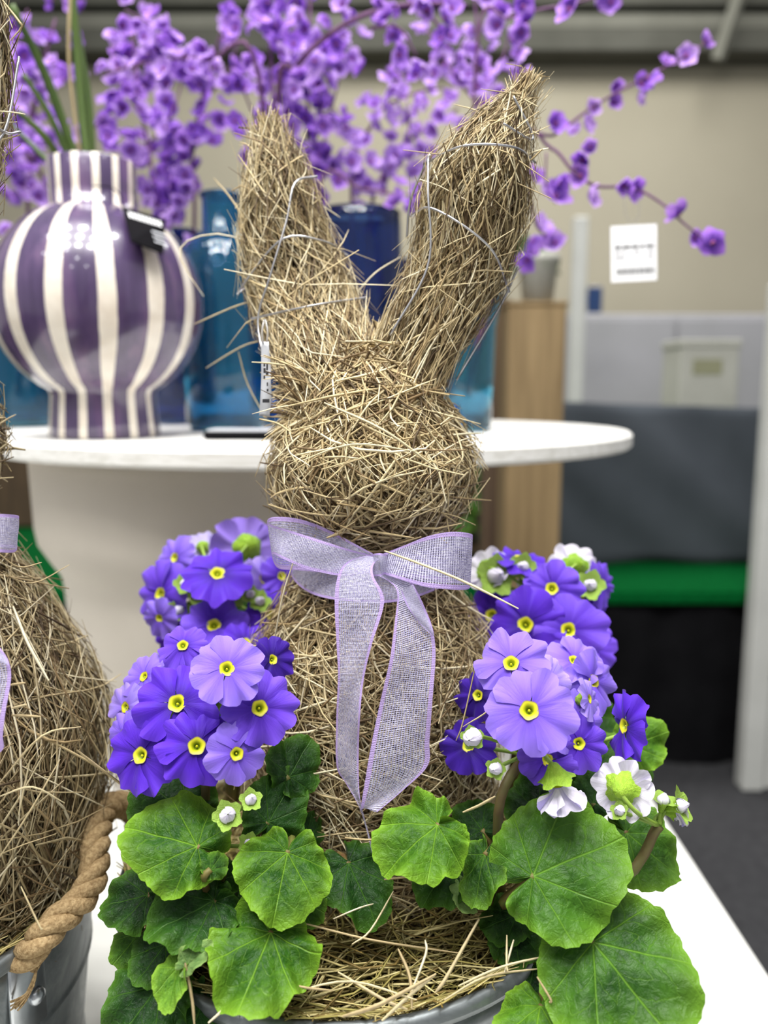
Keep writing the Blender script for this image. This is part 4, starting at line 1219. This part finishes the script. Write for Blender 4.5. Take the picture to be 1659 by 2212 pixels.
bucket(BUCKET_C, 'zinc bucket planted with primroses round the standing rabbit')
C2 = (-.350, .494)
bucket(C2, 'zinc bucket with a thick rope handle, cut off by the picture edge', True)
for c, lb in ((BUCKET_C, 'dark potting soil in the bucket with primroses'), (C2, 'dark potting soil in the rope-handled bucket')):
    prof = [(0, RIM_Z - .03), (.05, RIM_Z - .018), (BUCKET_R * .8, RIM_Z - .024), (BUCKET_R * .925, RIM_Z - .032), (BUCKET_R * .90, RIM_Z - .06), (0, RIM_Z - .06)]
    o = part('soil', *lathe_vf(prof, c, 48), M_SOIL)
    tag(o, lb, 'soil', kind='stuff')
hay_bed(BUCKET_C, 2700, 'loose dry hay strewn on the soil at the front of the primrose bucket', .03)
hay_bed(C2, 900, 'loose dry hay round the foot of the cut-off rabbit', .06)

def front_straws():
    t = thing('hay_wisp', at(840, 2100, .40), 'long single hay stalks lying on top of the bucket hay', 'hay')
    loose_straws(t, [
        ([(1035, 1985, .405), (965, 2110, .385), (940, 2145, .382)], .0032), ([(740, 2196, .366), (820, 2170, .366), (942, 2104, .378)], .0036), ([(825, 2205, .366), (885, 2150, .372), (942, 2104, .379)], .0030),
        ([(640, 1990, .40), (800, 2030, .395), (1000, 2060, .40)], .002), ([(730, 2100, .385), (830, 2160, .372), (880, 2180, .37)], .0028), ([(990, 2130, .385), (1080, 2090, .385), (1180, 2065, .39)], .0022),
        ([(960, 2160, .375), (1050, 2110, .385), (1170, 2092, .39)], .0022), ([(830, 1900, .42), (920, 1890, .42), (995, 1882, .425)], .0022), ([(850, 1925, .42), (800, 2010, .40), (760, 2040, .39)], .0018),
        ([(400, 2080, .37), (415, 2160, .365), (420, 2215, .362)], .0026), ([(450, 2210, .355), (520, 2150, .365), (600, 2095, .375)], .0024), ([(1000, 1755, .42), (1035, 1740, .415), (1070, 1720, .41)], .0026),
        ([(1095, 2020, .40), (1095, 2090, .385), (1100, 2100, .38)], .0022), ([(1110, 2030, .40), (1090, 2100, .385)], .0022), ([(1160, 2110, .375), (1190, 2160, .37), (1186, 2165, .37)], .002),
        ([(745, 1810, .43), (790, 1814, .425), (830, 1812, .43)], .002), ([(860, 2050, .39), (885, 2110, .38), (890, 2180, .37)], .003), ([(640, 2140, .375), (760, 2120, .375), (900, 2160, .37)], .0018),
        ([(890, 2140, .375), (920, 2060, .385), (918, 2030, .39)], .0022), ([(720, 1985, .405), (780, 1960, .41), (820, 1950, .42)], .0016), ([(550, 2100, .37), (640, 2130, .372), (720, 2140, .375)], .0022)], 'stalk')
front_straws()

# ------------------------------------------------------------------ striped vase and what is on the board
VX, VY = at(226, 900, .97).x, .97
STRIPE_PHASE = 0.0
def vase():
    global STRIPE_PHASE
    view = math.atan2(-VY, -VX) + math.radians(4)       # a white stripe sits just beside the line of sight
    STRIPE_PHASE = .5 - view / (2 * math.pi / 14)
    m = mat_stripes()
    t = thing('striped_vase', (VX, VY, BOARD_Z), 'round purple and cream striped ceramic vase standing on the board', 'vase')
    def z(py): return at(213, py, VY).z
    zb, zt_, zn = z(848), z(458), z(352)
    zc, hh = (zb + zt_) / 2, (zt_ - zb) / 2
    prof = [(0, BOARD_Z + .001), (.062, BOARD_Z + .001), (.064, BOARD_Z + .003), (.0625, BOARD_Z + .02), (.060, zb - .002)]
    for a in np.linspace(-62, 66, 22):
        ar = math.radians(a)
        prof.append((.1185 * math.cos(ar) ** .85, zc + (hh / math.sin(math.radians(64))) * math.sin(ar) * .98))
    prof += [(.0485, zt_ + .002), (.0485, zt_ + .02), (.049, zn - .002), (.0475, zn), (.0445, zn - .002), (.043, zt_), (.043, zt_ - .03), (.09, zc), (.05, zb + .01), (0, zb + .008)]
    part('vase_wall', *lathe_vf(prof, (VX, VY), 112), m, t)
    # grass stems
    g = thing('grass_bouquet', (VX, VY, zn - .1), 'dark green artificial grass stems standing in the striped vase', 'grass')
    for pts, w in (([(190, 370, .97), (172, 180, .97), (155, -40, .96)], .0052), ([(200, 370, .98), (188, 200, .98), (146, -40, .97)], .0048), ([(172, 370, .965), (105, 180, .94), (25, 10, .90)], .0052), ([(160, 370, .96), (110, 255, .94), (50, 160, .92)], .0036),
                   ([(145, 372, .97), (100, 300, .95), (40, 240, .93)], .0044), ([(125, 372, .98), (80, 325, .98), (20, 265, .98)], .0032)):
        V, F = tube_vf([at(*q) for q in pts], [w, w, w * .7], 8, 14)
        part('stem', V, F, M_STEMGREEN, g)
    V, F = tube_vf([at(178, 370, .965), at(150, 150, .955), at(152, -30, .95)], .0018, 6, 12)
    part('dry_stem', V, F, M_DRY, g)
    # black hang tag on the neck
    a = at(268, 452, .93)
    t = thing('hang_tag', a, 'black card tag with white lettering leaning on the striped vase', 'tag')
    cs = [at(264, 447, .905), at(358, 476, .925), at(352, 548, .885), at(284, 522, .862)]
    n = (cs[1] - cs[0]).cross(cs[3] - cs[0]).normalized() * .0008
    V = [v + n for v in cs] + [v - n for v in cs]
    part('card', V, [(0, 1, 2, 3), (7, 6, 5, 4), (0, 4, 5, 1), (1, 5, 6, 2), (2, 6, 7, 3), (3, 7, 4, 0)], M_BLACK, t, smooth=False)
    if n.y > 0: n = -n
    ux, uy = (cs[1] - cs[0]), (cs[3] - cs[0])
    for k in range(9):
        o_ = cs[0] + ux * (.1 + .085 * k) + uy * .12 + n * 1.3
        w_, h_ = ux * .06, uy * .16
        part('lettering', [o_, o_ + w_, o_ + w_ + h_, o_ + h_], [(0, 1, 2, 3)], M_PAPER, t, smooth=False)
    for k in range(3):
        o_ = cs[0] + ux * .55 + uy * (.5 + .14 * k) + n * 1.3
        part('lettering', [o_, o_ + ux * .3, o_ + ux * .3 + uy * .04, o_ + uy * .04], [(0, 1, 2, 3)], M_TAGPAPER, t, smooth=False)
    V, F = tube_vf([cs[0] + n, at(262, 425, .912), at(240, 405, .912), at(200, 402, .912)], .0007, 5, 10)
    part('string', V, F, M_BLACK, t)
vase()

def glass():
    def lathe_vase(name, px, Y, prof_px, m, label, wall=.004):
        c = (at(px, 880, Y).x, Y)
        k = px2m(1, at(px, 700, Y))
        t = thing(name, (c[0], c[1], BOARD_Z), label, 'vase')
        z0 = BOARD_Z + .001
        outer = [(0, z0), (prof_px[0][0] * k, z0)] + [(w * k, z0 + max(h, 0.003)) for w, h in [(w, (880 - y) * k) for w, y in prof_px]]
        inner = [(max(r - wall, .001), z_) for r, z_ in outer[2:]][::-1]
        inner = [(r, max(z_, z0 + .008)) for r, z_ in inner]
        prof = outer + [((outer[-1][0] + inner[0][0]) / 2, outer[-1][1] + .0015)] + inner + [(0, z0 + .008)]
        part('glass_wall', *lathe_vf(prof, c, 56), m, t)
        rim = [(outer[-1][0] - wall / 2 + .003 * math.cos(a), outer[-1][1] + .003 * math.sin(a)) for a in np.linspace(0, 2 * math.pi, 9)]
        part('rim', *lathe_vf(rim, c, 56), m, t)
        part('base_disc', *lathe_vf([(0, z0 + .0085), (prof_px[0][0] * k * .86, z0 + .0085), (prof_px[0][0] * k * .8, z0 + .016), (0, z0 + .018)], c, 40), m, t)
    lathe_vase('glass_vase', 490, 1.13, [(78, 880), (88, 860), (92, 700), (92, 560), (84, 500), (62, 476), (42, 462), (40, 400), (44, 388)], M_TEAL, 'teal glass bottle with narrow neck next to the striped vase')
    lathe_vase('glass_vase', 775, 1.16, [(84, 880), (92, 860), (94, 600), (92, 450), (90, 428)], M_NAVY, 'tall navy glass cylinder seen between the ears')
    lathe_vase('glass_vase', 1010, 1.10, [(46, 890), (52, 870), (56, 760), (58, 660), (66, 610), (72, 590)], M_AQUA, 'pale aqua glass vase nearest the end of the board')
    lathe_vase('glass_vase', 30, 1.25, [(84, 880), (92, 850), (94, 600), (70, 520), (64, 500)], M_TEAL, 'teal glass vase half hidden behind the striped vase')
    lathe_vase('glass_vase', 395, 1.36, [(60, 880), (70, 860), (74, 620), (66, 500), (64, 480)], M_NAVY, 'dark navy glass vase behind the striped vase and teal bottle')
    lathe_vase('glass_vase', 625, 1.30, [(70, 880), (78, 860), (80, 700), (76, 560), (74, 540)], M_BLUE, 'bright blue glass vase behind the ear that bears a price strip')
    lathe_vase('glass_vase', 975, .965, [(24, 880), (29, 868), (29, 835), (18, 822), (16, 815)], M_BLUE, 'little bright blue glass bottle in front of the aqua vase')
    lathe_vase('glass_vase', 895, 1.32, [(60, 880), (68, 860), (72, 700), (66, 560), (60, 540)], M_NAVY, 'dark blue glass vase behind the taller upright ear')
    lathe_vase('glass_vase', 165, 1.42, [(70, 880), (78, 850), (80, 700), (70, 600), (66, 590)], M_NAVY, 'dark navy glass vase straight behind the striped vase')
    a = at(530, 925, .93)
    t = thing('card_holder', (a.x, .93, BOARD_Z), 'dark flat card holder lying on the board beside the striped vase', 'card holder')
    part('tray', *box_vf((a.x, .93, BOARD_Z + .005), (.085, .05, .008), rz=-.05, bevel=.002), M_BLACK, t, smooth=False)
    part('card', *box_vf((a.x, .928, BOARD_Z + .0105), (.078, .040, .002), rz=-.05), M_TAGPAPER, t, smooth=False)
glass()

# ------------------------------------------------------------------ blossom branches
def blossom_mesh(seed, mat):
    r = np.random.default_rng(seed)
    V, F, UV, mi = [], [], [], []
    NU, NV = 5, 5
    for k in range(5):
        b = len(V)
        a0 = k * 2 * math.pi / 5 + r.uniform(-.1, .1); cup = r.uniform(.15, .75)
        for j in range(NV):
            t = j / (NV - 1)
            for i in range(NU):
                u = -1 + 2 * i / (NU - 1)
                w = .52 * math.sin(math.pi * (.12 + .80 * t)) ** .7
                x, y = u * w, t * (1 - .12 * u * u)
                rr, zz = y * math.cos(cup * t), y * math.sin(cup * t) + .16 * u * u * t
                ca, sa = math.cos(a0), math.sin(a0)
                V.append((rr * ca - x * sa, rr * sa + x * ca, zz)); UV.append((i / (NU - 1), t))
        for j in range(NV - 1):
            for i in range(NU - 1):
                F.append((b + j * NU + i, b + j * NU + i + 1, b + (j + 1) * NU + i + 1, b + (j + 1) * NU + i)); mi.append(0)
    b = len(V)
    for j, (rr, z) in enumerate(((.05, -.12), (.16, .02), (.13, .2), (.02, .26))):
        for i in range(8):
            V.append((rr * math.cos(i * .785), rr * math.sin(i * .785), z)); UV.append((0, 0))
    for j in range(3):
        for i in range(8):
            F.append((b + j * 8 + i, b + j * 8 + (i + 1) % 8, b + (j + 1) * 8 + (i + 1) % 8, b + (j + 1) * 8 + i)); mi.append(1)
    return raw_mesh('blossom', V, F, [mat, M_STAMEN], uv=UV, mi=mi)
BLOSSOMS = [blossom_mesh(i, BLOSSOM[i % 3]) for i in range(9)]

def branch(label, main, twigs, n_auto, spread=26, dense=1.0, explicit=(), r0=.0034, base=None, tone=None, size=(40, 60)):
    """main / twigs: polylines in (px,py,Y); blossoms sit along them in little clusters"""
    base = base or main[0]
    t = thing('blossom_branch', at(*base), label, 'branch')
    P = [at(*q) for q in main]
    if base is not main[0]: P = [at(*base)] + P
    part('stem', *tube_vf(P, [r0, r0 * .8, r0 * .5], 6, 5 * len(P)), M_BRANCH, t)
    lines = [main] + list(twigs)
    for tw in twigs:
        part('twig', *tube_vf([at(*q) for q in tw], [r0 * .55, r0 * .3], 5, 4 * len(tw)), M_BRANCH, t)
    lens = np.array([sum(math.dist(l[i][:2], l[i + 1][:2]) for i in range(len(l) - 1)) for l in lines])
    def put(p, d):
        k = random.randrange(9) if tone is None else random.choice(tone)
        n = Vector((random.uniform(-1, 1), random.uniform(-1.3, .5), random.uniform(-.7, .9)))
        place('blossom', BLOSSOMS[k], basis(n, p, px2m(d, p) / 2 * .95, random.uniform(0, 360)), t)
    for l, L in zip(lines, lens):
        n = int(round(1.35 * n_auto * L / lens.sum()))
        q = smooth_path(l, 60)
        i = 0
        while i < n:
            c = q[random.randrange(8, 60)]
            for _ in range(random.choice((1, 2, 3, 3))):
                p = at(c[0] + random.gauss(0, spread * 1.15), c[1] + random.gauss(0, spread * 1.15), c[2] + random.gauss(0, .025))
                put(p, random.uniform(*size)); i += 1
    for e in explicit:
        put(at(e[0], e[1], e[2]), (e[3] if len(e) > 3 else 52) * 1.18)

def blossoms():
    branch('purple blossom branch rising straight up behind the shorter ear', [(590, 480, 1.12), (592, 300, 1.12), (585, 120, 1.11), (575, -60, 1.10)], [[(590, 330, 1.12), (540, 230, 1.1), (500, 120, 1.08)], [(590, 220, 1.12), (630, 110, 1.1), (640, -20, 1.1)]], 52, 28, base=(600, 860, 1.30))
    branch('dense purple blossom branch next to the one behind the shorter ear', [(660, 470, 1.16), (664, 280, 1.16), (668, 100, 1.15), (672, -60, 1.15)], [[(664, 330, 1.16), (720, 220, 1.15), (745, 80, 1.15)], [(664, 380, 1.16), (700, 330, 1.14), (690, 200, 1.13)]], 52, 28, base=(640, 860, 1.30))
    branch('thick bare plum stem arching over from the middle to the top edge', [(600, 230, 1.08), (640, 145, 1.05), (710, 75, 1.03), (800, 28, 1.02), (900, 8, 1.01), (1010, 12, 1.01)], [[(800, 60, 1.03), (860, 60, 1.02), (900, 120, 1.02)], [(900, 10, 1.01), (950, 60, 1.01), (960, 130, 1.01)]], 20, 22, r0=.0042, base=(612, 860, 1.31),
           explicit=[(782, 148, 1.04, 44), (740, 30, 1.06), (905, 10, 1.0), (960, 40, 1.0), (860, 120, 1.0), (915, 140, 1.0, 56), (900, 165, 1.0, 46), (955, 85, 1.0), (975, 20, 1.0)])
    branch('blossom branch with dark twigs behind the tip of the taller ear', [(1030, 420, 1.14), (1035, 240, 1.12), (1032, 90, 1.11), (1020, -60, 1.10)], [[(1035, 230, 1.12), (980, 160, 1.1), (920, 60, 1.1)], [(1035, 200, 1.12), (1080, 140, 1.1), (1100, 70, 1.1)]], 30, 28, base=(1012, 860, 1.10), tone=(1, 4, 7, 0))
    branch('pale blurred blossom spray slanting between the two ears', [(800, 470, 1.22), (835, 370, 1.22), (900, 290, 1.24), (990, 235, 1.26)], [[(835, 370, 1.22), (880, 300, 1.2), (880, 220, 1.2)]], 30, 20, base=(790, 860, 1.17), tone=(1, 4, 7), size=(36, 52))
    branch('long thin blossom twig climbing towards the dark beams', [(1110, 350, .98), (1200, 290, .98), (1290, 225, .99), (1390, 170, 1.0), (1480, 122, 1.01), (1530, 88, 1.02)], [], 0, 16, r0=.0022, base=(1012, 850, 1.10),
           explicit=[(1522, 90, 1.02, 42), (1482, 121, 1.01, 50), (1440, 135, 1.01, 38), (1400, 170, 1.0, 56), (1385, 185, 1.0, 50), (1378, 212, 1.0, 38), (1330, 185, 1.0, 36), (1325, 222, 1.0, 38), (1278, 235, .99, 42), (1265, 270, .99, 46), (1240, 285, .99, 40), (1200, 268, .97, 52)])
    branch('drooping blossom twig that carries the hanging white price tag', [(1110, 330, .95), (1190, 320, .94), (1240, 372, .93), (1290, 402, .93), (1365, 405, .92), (1430, 440, .91), (1480, 485, .90), (1540, 530, .89)], [[(1240, 372, .93), (1262, 330, .93)], [(1180, 330, .94), (1180, 400, .94), (1200, 440, .95)]], 0, 14, r0=.0022, base=(1012, 850, 1.10),
           explicit=[(1260, 345, .93, 50), (1255, 380, .93, 52), (1275, 425, .93, 56), (1345, 400, .92, 46), (1365, 408, .92, 58), (1468, 462, .90, 62), (1500, 515, .90, 40), (1540, 525, .89, 66), (1200, 425, .95, 70), (1205, 395, .95, 50), (1180, 420, .95, 52), (1150, 380, .97, 50), (1275, 318, .93, 36)])
    branch('short blossom twig hanging beside the outer edge of the taller ear', [(1120, 430, 1.0), (1160, 490, 1.0), (1190, 525, 1.0)], [], 0, 14, r0=.002, base=(1012, 850, 1.10), explicit=[(1165, 485, 1.0, 52), (1200, 525, 1.0, 52), (1150, 520, 1.02, 60), (1140, 560, 1.03, 56), (1180, 505, 1.0, 44)])
    branch('blossom sprig with open cups at the top edge of the picture', [(1030, 100, 1.0), (1100, 40, .99), (1170, 20, .98), (1240, 8, .97), (1330, -20, .97)], [], 0, 14, r0=.0022, base=(1015, 850, 1.10), explicit=[(1138, 45, .97, 60), (1125, 70, .97, 46), (1232, 22, .95, 66), (1240, 0, .95, 50), (1320, 5, 1.1, 50), (1075, 55, 1.0, 56), (1080, 30, 1.0, 50), (1290, -10, 1.1, 50), (1130, 15, .98)])
    branch('thin forked blossom branch to one side of the teal bottle', [(345, 500, 1.20), (322, 330, 1.20), (298, 200, 1.19), (285, 60, 1.18)], [[(322, 330, 1.20), (250, 280, 1.2), (215, 255, 1.2)], [(322, 310, 1.20), (370, 250, 1.18), (400, 150, 1.18)], [(310, 250, 1.19), (260, 180, 1.18), (240, 90, 1.18)]], 46, 24, base=(380, 860, 1.36))
    branch('thin blossom branch between the teal bottle and the shorter ear', [(420, 480, 1.24), (415, 330, 1.24), (440, 200, 1.22), (480, 60, 1.2)], [[(415, 330, 1.24), (360, 300, 1.24)], [(440, 220, 1.22), (500, 140, 1.2), (520, 30, 1.2)]], 38, 26, base=(400, 860, 1.36))
    branch('purple plum twig running level across towards the striped vase', [(560, 170, 1.06), (450, 130, 1.06), (340, 130, 1.06), (230, 160, 1.06)], [[(340, 130, 1.06), (330, 60, 1.06), (270, 20, 1.06)]], 34, 26, base=(600, 860, 1.29), tone=(1, 4, 7, 0))
    branch('blossom branch bunched behind the green grass stems', [(60, 520, 1.30), (60, 360, 1.28), (80, 200, 1.26), (120, 40, 1.24)], [[(60, 350, 1.28), (110, 300, 1.26)], [(80, 220, 1.26), (20, 150, 1.24), (60, 20, 1.22)]], 50, 34, base=(40, 860, 1.25))
    branch('loose blossom spray close behind the mouth of the striped vase', [(110, 520, 1.2), (105, 420, 1.18), (60, 330, 1.16), (-10, 250, 1.14)], [[(105, 420, 1.18), (160, 330, 1.17), (225, 250, 1.16)], [(60, 330, 1.16), (70, 230, 1.15), (120, 160, 1.14)]], 34, 30, base=(165, 860, 1.42), tone=(1, 4, 7, 0), size=(40, 56))
    branch('airy blossom spray high between the ears of the standing rabbit', [(760, 470, 1.2), (770, 330, 1.2), (830, 230, 1.18), (880, 120, 1.16)], [[(770, 330, 1.2), (720, 230, 1.2)], [(830, 230, 1.18), (900, 200, 1.18), (960, 190, 1.17)]], 22, 24, base=(775, 860, 1.17), tone=(1, 4, 7, 0))
    branch('low blossom branch in the gap before the teal bottle', [(330, 520, 1.22), (380, 440, 1.2), (410, 410, 1.18)], [[(380, 440, 1.2), (340, 400, 1.2)]], 18, 26, base=(390, 860, 1.36), tone=(1, 7, 4))
    branch('bare plum twig lying level over the navy cylinder', [(690, 405, 1.08), (780, 408, 1.07), (850, 420, 1.06), (890, 440, 1.06)], [[(850, 420, 1.06), (900, 420, 1.06)]], 4, 12, r0=.0026, base=(720, 860, 1.16), explicit=[(905, 425, 1.06, 46), (890, 440, 1.06, 40), (730, 390, 1.1, 44), (760, 350, 1.12, 50), (800, 350, 1.12, 50)])
blossoms()

# ------------------------------------------------------------------ price tags
def tags():
    # white tag hanging from the drooping twig
    Y = .915
    a, b_ = at(1322, 486, Y), at(1416, 608, Y)
    x0, x1, z1, z0 = a.x, b_.x, a.z, b_.z
    t = thing('price_tag', ((x0 + x1) / 2, Y, z0), 'white printed price tag hanging on clear thread from a blossom twig', 'tag')
    rot = Matrix.Rotation(math.radians(-3), 4, 'Y')
    cx, cz = (x0 + x1) / 2, (z0 + z1) / 2
    def turn(V): return [Vector((cx, Y, cz)) + rot @ (Vector(v) - Vector((cx, Y, cz))) for v in V]
    V, F = box_vf((cx, Y, cz), (x1 - x0, .0008, z1 - z0))
    part('card', turn(V), F, M_PAPER, t, smooth=False)
    w, h = x1 - x0, z1 - z0
    def mark(name, u0, u1, v0, v1, m):
        V, F = box_vf((x0 + w * (u0 + u1) / 2, Y - .0006, z1 - h * (v0 + v1) / 2), (w * (u1 - u0), .0003, h * (v1 - v0)))
        part(name, turn(V), F, m, t, smooth=False)
    for r_, (v, hh, us) in enumerate(((.36, .045, [(.08, .22), (.25, .42), (.45, .60), (.64, .72), (.76, .93)]), (.46, .03, [(.08, .2), (.24, .31), (.5, .62), (.8, .92)]), (.55, .03, [(.08, .3), (.68, .72), (.8, .92)]), (.64, .03, [(.5, .53), (.62, .66)]))):
        for u in us: mark('print_line', u[0], u[1], v, v + hh, M_INK if r_ == 0 else M_GREYPANEL)
    u = .12
    while u < .92:
        q = random.uniform(.012, .03); mark('barcode_bar', u, u + q, .76, .87, M_INK); u += q + random.uniform(.012, .03)
    for xx in (.28, .58):
        part('thread', *tube_vf([Vector((x0 + w * .43, Y, z1 - h * .03)), Vector((x0 + w * xx, Y, z1 + .012)), at(1322 + 94 * xx, 425, Y), at(1350, 404, .922)], .0004, 4, 10), M_CLEAR, t)
    # grey strip on the shorter ear
    Y = .515
    t = thing('price_tag', at(572, 900, Y), 'narrow grey price strip hanging at the outer side of the shorter ear', 'tag')
    V, F, UV = strip_vf([(at(564, 738, Y), at(581, 738, Y)), (at(565, 800, Y), at(585, 800, Y - .002)), (at(563, 860, Y - .001), at(586, 858, Y - .004)), (at(560, 898, Y), at(583, 900, Y - .002))], 20, 3)
    o = part('strip', V, F, M_TAGPAPER, t)
    md = o.modifiers.new('thick', 'SOLIDIFY'); md.thickness = .0004
    for y0, y1, xa, xb in ((782, 792, 569, 573), (785, 800, 575, 579), (795, 806, 569, 574), (804, 812, 574, 580), (812, 820, 569, 573), (826, 834, 576, 579), (840, 846, 576, 580), (862, 870, 567, 582)):
        part('print_mark', [at(xa, y0, Y - .006), at(xb, y0, Y - .006), at(xb, y1, Y - .006), at(xa, y1, Y - .006)], [(0, 1, 2, 3)], M_INK, t, smooth=False)
    part('loop', *tube_vf([at(568, 742, Y), at(566, 715, Y), at(572, 690, Y + .004), at(578, 715, Y), at(576, 742, Y)], .0007, 5, 16), M_CLEAR, t)
tags()
background()
